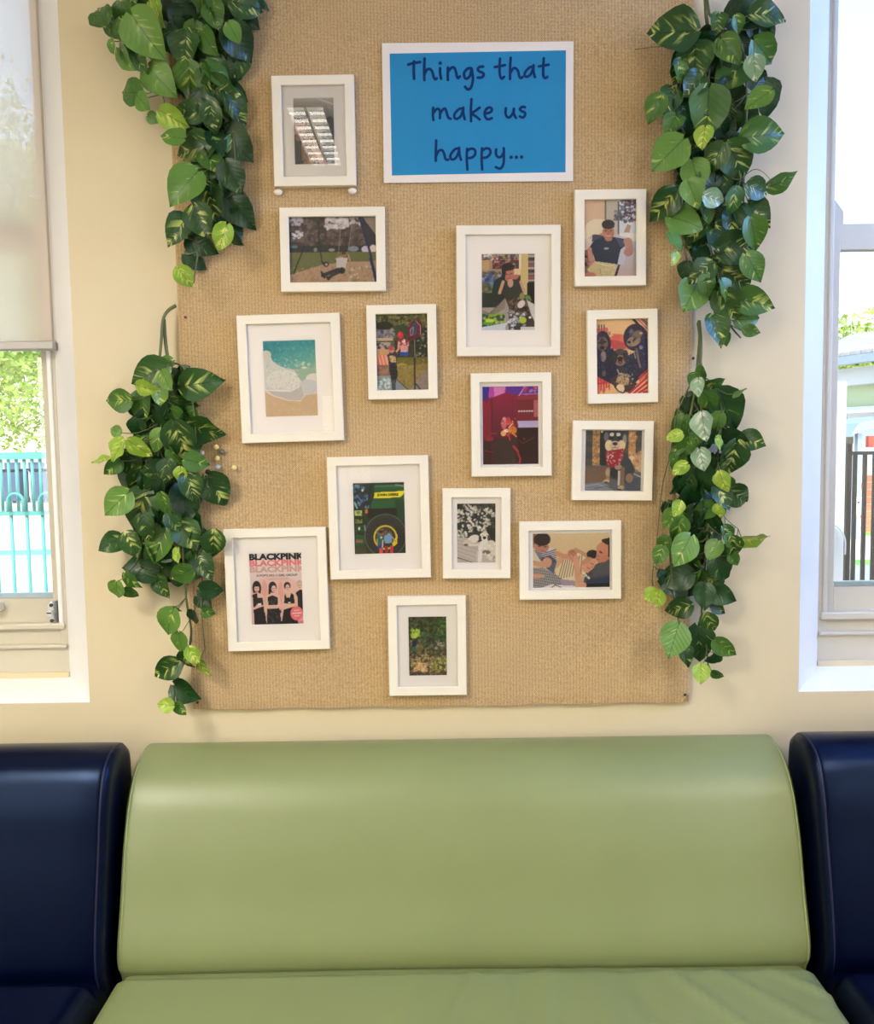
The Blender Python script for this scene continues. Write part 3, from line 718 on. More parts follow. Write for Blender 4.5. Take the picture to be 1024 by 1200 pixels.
def pic4():
    p = Pic((195, 178, 778, 1040), 96, 142, (206, 186, 170))
    p.rect(195, 178, 440, 560, (226, 192, 160)); p.rect(432, 178, 450, 400, (128, 112, 102)); p.rect(450, 178, 580, 560, (200, 190, 178))
    p.poly([(195, 560), (230, 440), (320, 385), (440, 395), (420, 560), (300, 560), (195, 640)], (240, 222, 190)); p.rect(195, 600, 290, 760, (232, 210, 188))
    p.rect(580, 178, 778, 560, (222, 228, 236)); p.speck((590, 178, 778, 420), 170, 18, [(60, 70, 90), (100, 110, 132), (230, 234, 244), (130, 70, 84), (44, 54, 70)], .85); p.speck((540, 290, 620, 400), 26, 16, [(70, 84, 104), (110, 120, 136)], .85)
    p.rect(574, 200, 588, 560, (110, 96, 92)); p.poly([(640, 540), (680, 450), (720, 470), (700, 545)], (190, 152, 132)); p.rect(600, 545, 778, 640, (240, 236, 232))
    p.grad(640, 1040, (196, 208, 228), (200, 172, 164)); p.rect(195, 640, 300, 1040, (222, 200, 184)); p.poly([(195, 740), (300, 700), (300, 1040), (195, 1040)], (150, 100, 90)); p.speck((195, 780, 280, 900), 14, 22, [(30, 30, 40), (180, 130, 110)], .9)
    p.poly([(600, 740), (635, 740), (600, 900), (560, 1040), (535, 1020), (585, 880)], (58, 40, 44)); p.poly([(545, 560), (660, 600), (680, 660), (640, 900), (560, 890)], (200, 200, 215)); p.poly([(575, 740), (600, 760), (580, 860), (556, 850)], (222, 222, 226))
    p.poly([(265, 700), (330, 600), (440, 580), (530, 590), (640, 610), (655, 690), (605, 730), (570, 895), (330, 860), (300, 760)], (26, 38, 66)); p.poly([(545, 590), (650, 630), (655, 700), (600, 700)], (70, 78, 100))
    p.poly([(300, 560), (440, 575), (330, 620), (290, 640)], (70, 74, 96)); p.line([(320, 565), (440, 580)], 12, (40, 46, 70))
    p.ell(470, 540, 64, 76, (184, 120, 98)); p.ell(470, 450, 70, 52, (50, 44, 42)); p.rect(405, 455, 538, 485, (54, 46, 44)); p.ell(475, 610, 40, 26, (188, 124, 100)); p.ell(445, 520, 11, 6, (60, 34, 34)); p.ell(500, 520, 11, 6, (60, 34, 34)); p.line([(472, 525), (476, 548), (466, 550)], 7, (150, 92, 78)); p.line([(448, 575), (472, 582), (498, 573)], 8, (234, 212, 200)); p.line([(395, 560), (440, 560)], 30, (196, 140, 114))
    p.ell(450, 716, 28, 12, (170, 176, 170)); p.line([(268, 720), (275, 800), (300, 860)], 46, (200, 136, 112)); p.ell(300, 890, 42, 32, (196, 132, 108))
    p.ell(680, 640, 44, 40, (190, 140, 124)); p.line([(690, 640), (705, 740)], 80, (190, 140, 124)); p.ell(690, 760, 50, 46, (188, 134, 118))
    p.poly([(235, 950), (330, 855), (560, 890), (535, 1030), (370, 1035), (300, 1010)], (206, 188, 140)); p.ell(270, 1020, 70, 46, (196, 124, 104)); p.line([(380, 940), (395, 1030)], 7, (150, 130, 90)); p.line([(340, 875), (460, 905), (540, 905)], 8, (232, 220, 184)); p.speck((380, 900, 540, 1030), 30, 9, [(188, 168, 118), (222, 206, 160)], .6, 2)
    p.noise(4); return p
def pic5():
    p = Pic((270, 282, 742, 932), 100, 142, (60, 150, 150))
    t = np.clip((p.Y - 282) / 260, 0, 1)[..., None]; u = np.clip((p.X - 270) / 470, 0, 1)[..., None]
    p.a = (1 - t) * np.array((42, 142, 150)) + t * ((1 - u) * np.array((70, 158, 156)) + u * np.array((150, 188, 160)))
    p.speck((400, 290, 742, 500), 170, 10, [(150, 198, 190), (110, 180, 176)], .35, .6); p.speck((280, 290, 460, 380), 30, 16, [(36, 120, 132)], .3)
    p.poly([(270, 380), (330, 400), (350, 450), (400, 490), (470, 520), (540, 530), (600, 620), (742, 600), (742, 760), (590, 800), (270, 730)], (214, 212, 202))
    p.ell(300, 400, 42, 38, (212, 208, 194)); p.ell(440, 620, 150, 88, (226, 222, 210)); p.poly([(540, 525), (742, 515), (742, 545), (660, 600), (610, 640), (570, 590)], (160, 186, 160)); p.ell(720, 610, 75, 42, (226, 220, 208)); p.ell(670, 680, 90, 60, (206, 204, 204))
    p.poly([(285, 690), (420, 712), (500, 715), (600, 670), (620, 760), (590, 795), (480, 790), (350, 755)], (196, 188, 182)); p.line([(290, 700), (420, 712), (500, 715), (580, 680)], 10, (236, 230, 220))
    p.speck((280, 440, 600, 700), 140, 10, [(240, 236, 226), (196, 198, 192), (170, 176, 172)], .5, .6); p.speck((540, 470, 680, 525), 18, 12, [(230, 226, 200), (120, 190, 180)], .6); p.ell(632, 518, 22, 8, (238, 230, 200))
    p.poly([(270, 712), (330, 745), (470, 795), (590, 800), (640, 750), (742, 742), (742, 932), (270, 932)], (208, 178, 140)); p.line([(290, 718), (350, 752), (480, 794), (590, 800)], 7, (240, 226, 200)); p.speck((280, 800, 742, 932), 60, 16, [(200, 168, 130), (216, 188, 150)], .3)
    p.noise(3); return p
def pic6():
    p = Pic((187, 170, 776, 1020), 96, 142, (90, 92, 60))
    p.speck((187, 165, 776, 340), 190, 24, [(120, 116, 50), (60, 60, 34), (168, 150, 70), (44, 48, 36), (96, 110, 54)], .8, .6); p.ell(290, 300, 90, 50, (32, 36, 30)); p.ell(480, 350, 90, 60, (50, 70, 44))
    p.rect(187, 340, 400, 440, (120, 116, 120)); p.speck((187, 340, 400, 440), 30, 18, [(56, 64, 100), (160, 150, 150), (80, 84, 110)], .9); p.rect(187, 430, 380, 465, (200, 176, 140)); p.rect(187, 480, 350, 560, (176, 168, 160)); p.speck((200, 485, 330, 555), 14, 16, [(60, 56, 60), (200, 160, 150)], .9, 1.5)
    p.rect(187, 560, 340, 625, (212, 160, 110)); p.poly([(187, 620), (320, 620), (330, 730), (187, 730)], (226, 130, 100)); 
    for i in range(3): p.line([(215 + i * 40, 625), (240 + i * 38, 725)], 12, (240, 190, 170))
    p.rect(187, 730, 350, 860, (150, 106, 84)); p.speck((187, 730, 340, 860), 20, 18, [(176, 136, 110), (130, 90, 74)], .6); p.rect(187, 850, 360, 1020, (150, 162, 160)); p.speck((187, 880, 330, 1020), 40, 20, [(226, 234, 232), (180, 200, 198), (130, 150, 140)], .85)
    p.rect(560, 330, 776, 650, (36, 40, 30)); p.speck((560, 300, 776, 650), 120, 14, [(60, 76, 50), (30, 30, 26), (110, 120, 70), (190, 190, 170)], .7); p.rect(400, 440, 600, 680, (52, 52, 36)); p.speck((400, 400, 600, 660), 50, 14, [(76, 84, 46), (30, 32, 26)], .7)
    p.rect(410, 650, 776, 760, (110, 104, 42)); p.ell(470, 745, 70, 32, (186, 160, 54)); p.poly([(400, 740), (776, 720), (776, 780), (620, 960), (560, 1020), (400, 880)], (150, 128, 66)); p.speck((410, 680, 720, 960), 130, 14, [(170, 148, 80), (120, 104, 50), (190, 168, 96), (96, 96, 44)], .55, .5)
    p.poly([(776, 760), (776, 1020), (560, 1020), (640, 900)], (150, 134, 128)); p.speck((620, 800, 776, 1020), 60, 12, [(170, 152, 146), (130, 112, 104)], .6, .5); p.poly([(400, 880), (540, 1020), (380, 1020)], (140, 146, 156)); p.line([(410, 885), (550, 1015)], 8, (60, 60, 44))
    p.line([(620, 470), (615, 1015)], 16, (22, 22, 26)); p.line([(622, 460), (622, 650)], 9, (150, 140, 132)); p.line([(625, 940), (680, 1010)], 12, (26, 26, 30))
    p.ell(625, 350, 76, 115, (104, 28, 44), 25); p.poly([(545, 340), (640, 240), (690, 290), (690, 420), (600, 450), (555, 430)], (106, 26, 42)); p.poly([(570, 350), (630, 262), (655, 290), (650, 390), (585, 420)], (58, 74, 112)); p.line([(575, 410), (578, 340), (610, 320), (604, 400), (575, 412)], 6, (220, 160, 170)); p.line([(640, 250), (690, 310), (688, 400)], 6, (206, 190, 200))
    p.poly([(440, 480), (560, 470), (545, 590), (465, 590)], (196, 60, 72)); p.speck((450, 480, 555, 525), 16, 9, [(230, 200, 200), (150, 30, 44)], .8)
    for i in range(6): p.line([(455 + i * 18, 520), (475 + i * 13, 590)], 5, (240, 232, 224)); p.line([(540 - i * 14, 520), (520 - i * 8, 590)], 4, (236, 226, 210))
    p.rect(458, 588, 552, 634, (26, 80, 170)); p.ell(502, 470, 22, 22, (232, 220, 216)); p.ell(536, 466, 16, 22, (150, 24, 44)); p.ell(465, 405, 32, 40, (226, 40, 56)); p.ell(455, 395, 12, 12, (240, 90, 96)); p.line([(440, 455), (495, 460)], 12, (200, 30, 50))
    p.line([(320, 640), (330, 690), (350, 700)], 24, (232, 172, 150)); p.line([(410, 590), (440, 560), (445, 480)], 20, (226, 164, 142)); p.poly([(312, 620), (350, 590), (415, 585), (425, 640), (415, 735), (335, 735)], (48, 44, 56)); p.ell(375, 665, 36, 38, (206, 170, 130)); p.speck((340, 630, 405, 700), 10, 11, [(140, 100, 60), (226, 200, 160)], .8)
    p.ell(365, 562, 32, 38, (206, 130, 120)); p.ell(350, 542, 30, 26, (170, 84, 80)); p.ell(366, 562, 4, 3, (60, 30, 30)); p.ell(384, 560, 4, 3, (60, 30, 30)); p.line([(366, 580), (384, 578)], 4, (240, 200, 196))
    p.poly([(335, 725), (420, 725), (425, 850), (405, 900), (400, 1020), (365, 1020), (350, 880), (335, 800)], (34, 34, 44)); p.poly([(358, 900), (404, 890), (402, 1010), (368, 1010)], (66, 82, 84)); p.noise(5); return p
def pic7():
    p = Pic((193, 180, 768, 1020), 96, 142, (240, 196, 140))
    p.grad(180, 1020, (242, 202, 150), (238, 192, 132)); p.ell(450, 440, 130, 90, (230, 104, 92), al=.8)
    for i in range(4): p.line([(385, 350 + i * 22), (465 - i * 4, 355 + i * 22)], 9, (224, 84, 76)); p.line([(208 + i * 28, 245), (206 + i * 28, 330)], 12, (44, 38, 66))
    p.poly([(340, 400), (540, 450), (520, 510), (380, 510)], (206, 80, 84)); p.poly([(193, 290), (330, 270), (340, 340), (193, 340)], (206, 80, 84), .7)
    for i in range(5): p.line([(600 + i * 42, 180 - i * 4), (800 + i * 20, 400 - i * 36)], 20 if i % 2 else 26, [(44, 34, 50), (214, 92, 92)][i % 2])
    for i in range(3): p.line([(640 + i * 30, 190), (780, 330 - i * 30)], 5, (244, 210, 190))
    p.speck((193, 770, 330, 980), 40, 14, [(206, 50, 54), (226, 90, 80)], .9, 3.5); p.rect(193, 900, 330, 1020, (242, 196, 140), .5)
    for i in range(5): p.line([(220 + i * 30, 830), (222 + i * 30, 940 + 20 * (i % 3))], 11, (200, 54, 54))
    p.ell(275, 460, 88, 150, (38, 34, 58)); p.ell(630, 390, 130, 150, (42, 36, 62)); p.poly([(193, 560), (380, 500), (460, 640), (600, 560), (768, 470), (768, 740), (600, 920), (420, 930), (193, 800)], (30, 34, 66))
    p.rect(193, 560, 380, 770, (30, 32, 60)); p.poly([(340, 850), (420, 800), (520, 830), (650, 900), (560, 1000), (420, 960)], (70, 52, 50)); p.rect(690, 400, 768, 740, (32, 34, 84))
    p.ell(272, 450, 60, 75, (122, 102, 84)); p.ell(268, 425, 22, 40, (58, 48, 60)); p.ell(238, 440, 14, 10, (24, 20, 26)); p.ell(300, 432, 14, 10, (24, 20, 26)); p.ell(268, 495, 26, 22, (36, 28, 32)); p.ell(268, 520, 12, 10, (150, 70, 70)); p.ell(280, 590, 30, 60, (156, 138, 128)); p.ell(285, 780, 22, 32, (110, 90, 84)); p.ell(222, 380, 20, 32, (74, 54, 92))
    p.ell(610, 430, 82, 55, (170, 140, 116), -25); p.ell(650, 360, 60, 44, (130, 106, 92), -25); p.ell(620, 410, 30, 12, (60, 44, 52), -40); p.ell(585, 320, 22, 26, (110, 110, 150)); p.ell(690, 345, 18, 12, (200, 186, 176)); p.ell(560, 440, 20, 14, (30, 24, 30)); p.ell(690, 500, 20, 24, (150, 150, 176)); p.line([(640, 520), (660, 640), (680, 720)], 22, (140, 110, 104)); p.line([(610, 540), (630, 620)], 12, (160, 160, 150))
    p.ell(462, 600, 74, 100, (150, 124, 104)); p.ell(405, 600, 28, 70, (52, 44, 52)); p.ell(522, 590, 28, 66, (58, 50, 56)); p.ell(462, 545, 44, 36, (84, 70, 74)); p.ell(432, 580, 12, 9, (22, 16, 22)); p.ell(495, 576, 12, 9, (22, 16, 22)); p.ell(463, 618, 30, 22, (32, 24, 28)); p.ell(462, 650, 22, 34, (26, 14, 18)); p.ell(463, 664, 12, 18, (176, 60, 66)); p.ell(470, 750, 50, 44, (60, 52, 58)); p.line([(430, 740), (450, 790), (520, 790)], 10, (206, 196, 170)); p.ell(490, 860, 70, 60, (190, 160, 124))
    p.speck((420, 780, 600, 920), 60, 11, [(210, 180, 140), (90, 68, 64), (150, 120, 96), (240, 206, 160)], .8); p.ell(460, 950, 46, 50, (244, 214, 170)); p.line([(400, 930), (440, 980), (490, 1000), (510, 985)], 13, (30, 26, 40))
    for i in range(4): p.line([(550 + i * 55, 1015 - i * 5), (790, 800 + i * 62)], 24, (204, 44, 52)); p.line([(570 + i * 55, 1015), (790, 822 + i * 62)], 6, (246, 196, 176))
    p.poly([(660, 830), (768, 735), (768, 800), (670, 880)], (206, 48, 56)); p.line([(680, 860), (768, 775)], 7, (244, 190, 170))
    p.speck((200, 330, 370, 760), 60, 8, [(90, 80, 120), (60, 50, 84)], .5, 2); p.speck((520, 300, 768, 800), 90, 8, [(80, 80, 140), (56, 50, 92), (120, 110, 130)], .5, 2); p.noise(4); return p
def pic8():
    p = Pic((180, 200, 768, 1018), 100, 142, (130, 20, 50))
    t = np.clip((p.Y - 200) / 820, 0, 1)[..., None]; p.a = (1 - t) * np.array((160, 22, 72)) + t * np.array((56, 16, 28))
    p.poly([(180, 200), (330, 200), (180, 360)], (44, 40, 150)); p.poly([(260, 200), (430, 200), (420, 270), (300, 310), (240, 320)], (190, 70, 170)); p.poly([(300, 210), (420, 205), (415, 268), (310, 305)], (222, 130, 190)); p.rect(180, 290, 250, 350, (70, 40, 130), .7)
    p.poly([(430, 200), (768, 200), (768, 290), (540, 290), (430, 270)], (96, 44, 150)); p.line([(560, 310), (630, 200)], 16, (196, 150, 210)); p.speck((600, 205, 768, 290), 26, 18, [(70, 50, 170), (226, 140, 190), (214, 60, 110)], .8); p.line([(600, 285), (768, 285)], 8, (230, 150, 190))
    p.rect(545, 300, 768, 560, (126, 30, 46)); p.rect(545, 300, 768, 345, (150, 44, 66)); p.rect(720, 350, 768, 520, (190, 100, 110)); 
    for i in range(6): p.ell(565 + i * 27, 462, 11, 9, (240, 226, 226))
    p.rect(272, 330, 290, 1018, (90, 14, 34), .6); p.rect(180, 350, 270, 740, (156, 18, 52), .6); p.line([(500, 300), (498, 540)], 8, (100, 14, 38), .5)
    p.rect(545, 565, 768, 630, (196, 186, 222)); p.rect(540, 632, 768, 1018, (44, 10, 22)); p.rect(290, 750, 545, 1018, (58, 38, 38)); p.rect(180, 770, 275, 1018, (60, 16, 24))  # pale bar is a room reflection painted into the print
    p.ell(460, 615, 96, 86, (120, 20, 44), al=.8); p.ell(405, 590, 28, 58, (206, 110, 120)); p.ell(410, 545, 20, 26, (226, 150, 160)); p.ell(450, 560, 26, 36, (216, 66, 74)); p.ell(485, 600, 28, 30, (190, 50, 60)); p.ell(400, 690, 30, 30, (238, 190, 110)); p.ell(430, 662, 28, 18, (250, 228, 214)); p.ell(495, 660, 44, 40, (216, 130, 40)); p.line([(455, 630), (495, 590)], 10, (246, 210, 200)); p.line([(460, 660), (535, 725)], 12, (240, 170, 70)); p.line([(452, 690), (466, 760)], 12, (226, 60, 60)); p.speck((375, 530, 540, 720), 40, 9, [(250, 210, 170), (206, 40, 50), (240, 150, 60), (150, 20, 40)], .8)
    p.line([(500, 830), (545, 880), (575, 960), (565, 1000)], 20, (170, 30, 40)); p.line([(505, 820), (555, 880)], 8, (214, 70, 70)); p.line([(570, 770), (600, 800), (720, 735)], 7, (150, 36, 56)); p.ell(250, 745, 44, 26, (150, 30, 44)); p.line([(205, 870), (285, 885)], 8, (150, 36, 50)); p.line([(265, 690), (330, 692)], 7, (196, 60, 70)); p.line([(610, 740), (620, 760)], 7, (190, 80, 80)); p.line([(500, 930), (505, 1010)], 9, (120, 24, 34)); p.noise(4); return p
def pic9():
    p = Pic((190, 178, 810, 845), 104, 112, (80, 74, 70))
    p.rect(190, 178, 810, 575, (72, 68, 68))
    for i in range(9):
        x = 195 + i * 78; c = [(64, 68, 72), (168, 120, 76)][1 if i in (1, 6) else 0]; p.rect(x, 178, x + 78, 575, c)
        for j in range(4): p.rect(x, 235 + j * 130, x + 78, 300 + j * 130, (96, 84, 72) if i not in (1, 6) else (206, 160, 104), .6)
    p.speck((278, 178, 356, 560), 60, 14, [(214, 150, 90), (150, 90, 60), (110, 110, 90), (226, 190, 130)], .7); p.speck((680, 178, 750, 440), 40, 14, [(206, 150, 90), (190, 110, 80), (226, 190, 140)], .7); p.rect(352, 200, 420, 560, (34, 38, 46)); p.ell(370, 195, 12, 12, (250, 230, 160))
    p.rect(190, 565, 810, 845, (96, 98, 102)); p.poly([(190, 590), (430, 580), (450, 740), (190, 780)], (122, 96, 76)); p.poly([(190, 770), (400, 740), (520, 845), (190, 845)], (130, 136, 144)); p.line([(200, 790), (330, 770), (430, 800)], 8, (176, 180, 186)); p.line([(300, 820), (430, 790), (520, 830)], 8, (84, 92, 104))
    p.poly([(680, 480), (760, 430), (810, 390), (810, 640), (740, 600)], (196, 166, 124)); p.ell(700, 495, 36, 42, (230, 206, 160)); p.speck((700, 420, 810, 620), 40, 18, [(214, 186, 140), (160, 124, 96), (210, 150, 110)], .7); p.line([(700, 640), (810, 690)], 9, (206, 204, 200)); p.rect(640, 690, 810, 845, (70, 82, 94))
    p.poly([(430, 560), (600, 420), (690, 500), (740, 600), (700, 720), (640, 760), (470, 700)], (58, 66, 74)); p.ell(680, 700, 42, 52, (150, 118, 92)); p.ell(530, 640, 60, 60, (44, 40, 42)); p.ell(555, 580, 40, 30, (176, 146, 120)); p.rect(555, 620, 580, 780, (212, 204, 194)); p.line([(605, 600), (600, 780), (585, 800)], 48, (132, 104, 84)); p.line([(448, 600), (444, 720)], 40, (160, 126, 94)); p.ell(430, 735, 34, 20, (206, 176, 140)); p.ell(590, 805, 34, 24, (196, 164, 128)); p.ell(425, 748, 20, 8, (40, 30, 30)); p.ell(575, 828, 22, 8, (34, 28, 28)); p.ell(440, 640, 22, 40, (180, 160, 136))
    p.ell(515, 270, 116, 100, (56, 60, 70)); p.ell(418, 250, 26, 50, (112, 112, 116)); p.ell(618, 290, 22, 70, (150, 150, 140)); p.ell(450, 345, 44, 60, (230, 208, 168)); p.ell(585, 345, 44, 58, (236, 206, 160)); p.ell(515, 345, 56, 50, (214, 190, 160)); p.ell(515, 325, 28, 18, (44, 34, 36)); p.line([(515, 340), (515, 362)], 5, (80, 56, 54)); p.line([(482, 372), (515, 366), (548, 372)], 6, (110, 80, 74)); p.ell(480, 225, 26, 20, (226, 214, 196)); p.ell(548, 225, 26, 20, (222, 210, 192)); p.ell(470, 262, 24, 16, (20, 24, 38)); p.ell(560, 262, 24, 16, (20, 24, 38)); p.ell(514, 235, 14, 28, (38, 40, 50))
    p.poly([(412, 410), (500, 395), (610, 375), (612, 470), (560, 560), (460, 588), (420, 510)], (160, 24, 46)); p.speck((420, 400, 600, 560), 50, 9, [(232, 206, 206), (120, 14, 34), (240, 226, 220)], .75); p.line([(440, 420), (440, 470), (470, 440), (500, 470)], 6, (240, 220, 216)); p.noise(5); return p
def pic10():
    p = Pic((276, 295, 732, 905), 100, 140, (20, 52, 30))
    p.rect(276, 295, 460, 560, (18, 44, 40)); p.speck((280, 300, 410, 500), 50, 20, [(60, 110, 140), (20, 30, 50), (30, 70, 96), (16, 30, 30), (110, 150, 170)], .8); p.ell(362, 360, 10, 10, (236, 240, 240)); p.line([(290, 460), (310, 510)], 12, (130, 190, 210)); p.line([(310, 400), (350, 450), (330, 490)], 12, (90, 110, 160)); p.line([(440, 310), (400, 500)], 12, (14, 22, 20))
    p.poly([(470, 318), (732, 318), (732, 520), (440, 520)], (24, 84, 46)); p.poly([(470, 318), (732, 318), (732, 335), (468, 335)], (54, 112, 70)); p.poly([(450, 440), (640, 440), (640, 510), (425, 512)], (30, 92, 48)); p.poly([(645, 440), (732, 440), (732, 640), (660, 600)], (20, 68, 40)); p.rect(276, 295, 732, 312, (26, 40, 34)); p.line([(655, 318), (720, 330)], 8, (150, 160, 150))
    p.poly([(470, 380), (732, 372), (718, 405), (690, 425), (458, 430)], (240, 222, 30)); 
    p.rect(400, 515, 660, 600, (16, 18, 18)); p.rect(380, 520, 402, 555, (206, 110, 60))
    p.ell(555, 750, 188, 188, (38, 42, 42)); p.ring(555, 750, 182, 8, (96, 100, 96)); 
    for i in range(14):
        a = R_(200 + i * 11); p.line([(555 + 186 * math.cos(a), 750 + 186 * math.sin(a)), (555 + 150 * math.cos(a + .1), 750 + 150 * math.sin(a + .1))], 7, (58, 62, 60))
    p.ring(553, 765, 98, 15, (226, 200, 50)); p.ell(553, 765, 88, 88, (56, 56, 44)); p.poly([(610, 820), (660, 740), (656, 820), (630, 840)], (232, 210, 20)); p.speck((480, 690, 620, 740), 12, 14, [(120, 130, 120), (150, 120, 50)], .7)
    p.rect(276, 520, 372, 905, (18, 40, 26)); p.rect(288, 528, 354, 574, (200, 206, 110)); p.ell(320, 548, 18, 14, (110, 150, 90)); p.rect(290, 606, 350, 640, (130, 138, 60)); p.rect(290, 655, 370, 710, (34, 70, 40)); p.ell(324, 684, 9, 14, (236, 238, 220)); p.rect(288, 740, 370, 832, (26, 84, 40)); p.rect(290, 780, 350, 806, (150, 96, 80)); p.rect(288, 835, 380, 905, (66, 60, 44)); p.line([(372, 660), (376, 700)], 9, (150, 170, 190)); p.speck((288, 560, 372, 740), 16, 8, [(60, 110, 60), (12, 24, 16)], .8)
    p.poly([(476, 740), (500, 722), (530, 735), (545, 790), (530, 830), (475, 830)], (40, 104, 84)); p.ell(513, 728, 24, 22, (150, 100, 84)); p.ell(512, 716, 23, 13, (36, 34, 40)); p.ell(516, 765, 9, 9, (230, 232, 220)); p.poly([(478, 828), (534, 820), (530, 862), (482, 862)], (50, 70, 140)); p.rect(496, 858, 528, 905, (226, 70, 66)); p.line([(530, 790), (524, 850)], 11, (222, 190, 180)); p.line([(480, 780), (478, 830)], 10, (206, 160, 140))
    p.poly([(545, 745), (575, 722), (610, 750), (612, 815), (552, 820), (540, 780)], (126, 166, 206)); p.ell(557, 715, 22, 30, (60, 46, 50)); p.ell(557, 722, 17, 20, (128, 84, 72)); p.line([(610, 760), (640, 800)], 11, (196, 150, 130)); p.poly([(545, 815), (610, 812), (612, 840), (545, 850)], (40, 40, 46)); p.rect(545, 840, 575, 905, (170, 34, 52)); p.rect(592, 838, 620, 905, (206, 60, 60)); p.noise(4); return p
def pic11():
    p = Pic((252, 248, 710, 946), 100, 142, (56, 56, 52))
    p.rect(252, 248, 710, 660, (52, 52, 48)); p.speck((252, 248, 710, 650), 120, 22, [(34, 36, 34), (82, 82, 74), (60, 66, 66), (30, 34, 38)], .8)
    for cx, cy, r in ((365, 300, 36), (350, 370, 45), (430, 375, 45), (500, 330, 28), (280, 430, 34), (365, 470, 50), (430, 440, 34), (550, 420, 55), (470, 490, 30), (595, 330, 24), (665, 350, 28), (410, 545, 34), (520, 545, 28), (290, 590, 36), (360, 610, 32), (600, 460, 40), (590, 540, 30), (280, 350, 26), (690, 390, 18), (630, 490, 20), (440, 300, 28)):
        p.speck((cx - r, cy - r, cx + r, cy + r), 9, 17, [(232, 228, 212), (214, 208, 194), (246, 242, 230), (170, 164, 150)], .85)
    p.rect(600, 540, 710, 700, (38, 44, 42)); p.poly([(252, 640), (400, 655), (500, 700), (710, 700), (710, 946), (252, 946)], (196, 184, 174))
    for i in range(6): p.line([(252, 680 + i * 42), (500, 740 + i * 52)], 5, (156, 142, 134)); p.line([(252, 690 + i * 42), (520, 752 + i * 52)], 4, (216, 206, 196))
    p.line([(255, 880), (450, 946)], 9, (74, 64, 60)); p.ell(450, 665, 70, 46, (234, 228, 212), -20); p.ell(380, 710, 52, 34, (216, 206, 190)); p.ell(360, 735, 26, 14, (120, 96, 76)); p.line([(400, 735), (510, 735)], 26, (228, 220, 204)); p.ell(600, 760, 95, 90, (232, 226, 212)); p.ell(660, 800, 66, 120, (226, 220, 206)); p.ell(600, 820, 50, 24, (110, 98, 90))
    p.line([(530, 760), (525, 850), (520, 915)], 50, (238, 232, 222)); p.line([(500, 800), (480, 880)], 16, (206, 198, 188)); p.ell(575, 635, 56, 48, (240, 234, 222)); p.ell(525, 660, 16, 36, (60, 54, 52)); p.ell(628, 655, 18, 34, (84, 72, 62)); p.ell(577, 652, 20, 18, (36, 26, 26)); p.ell(556, 626, 6, 6, (40, 34, 34)); p.ell(604, 626, 6, 6, (40, 34, 34)); p.ell(582, 590, 26, 18, (226, 214, 180)); p.speck((540, 700, 700, 900), 40, 12, [(246, 242, 232), (206, 196, 180)], .6); p.ell(690, 890, 20, 34, (206, 190, 180)); p.line([(672, 905), (700, 870)], 5, (90, 70, 66)); p.noise(5); return p
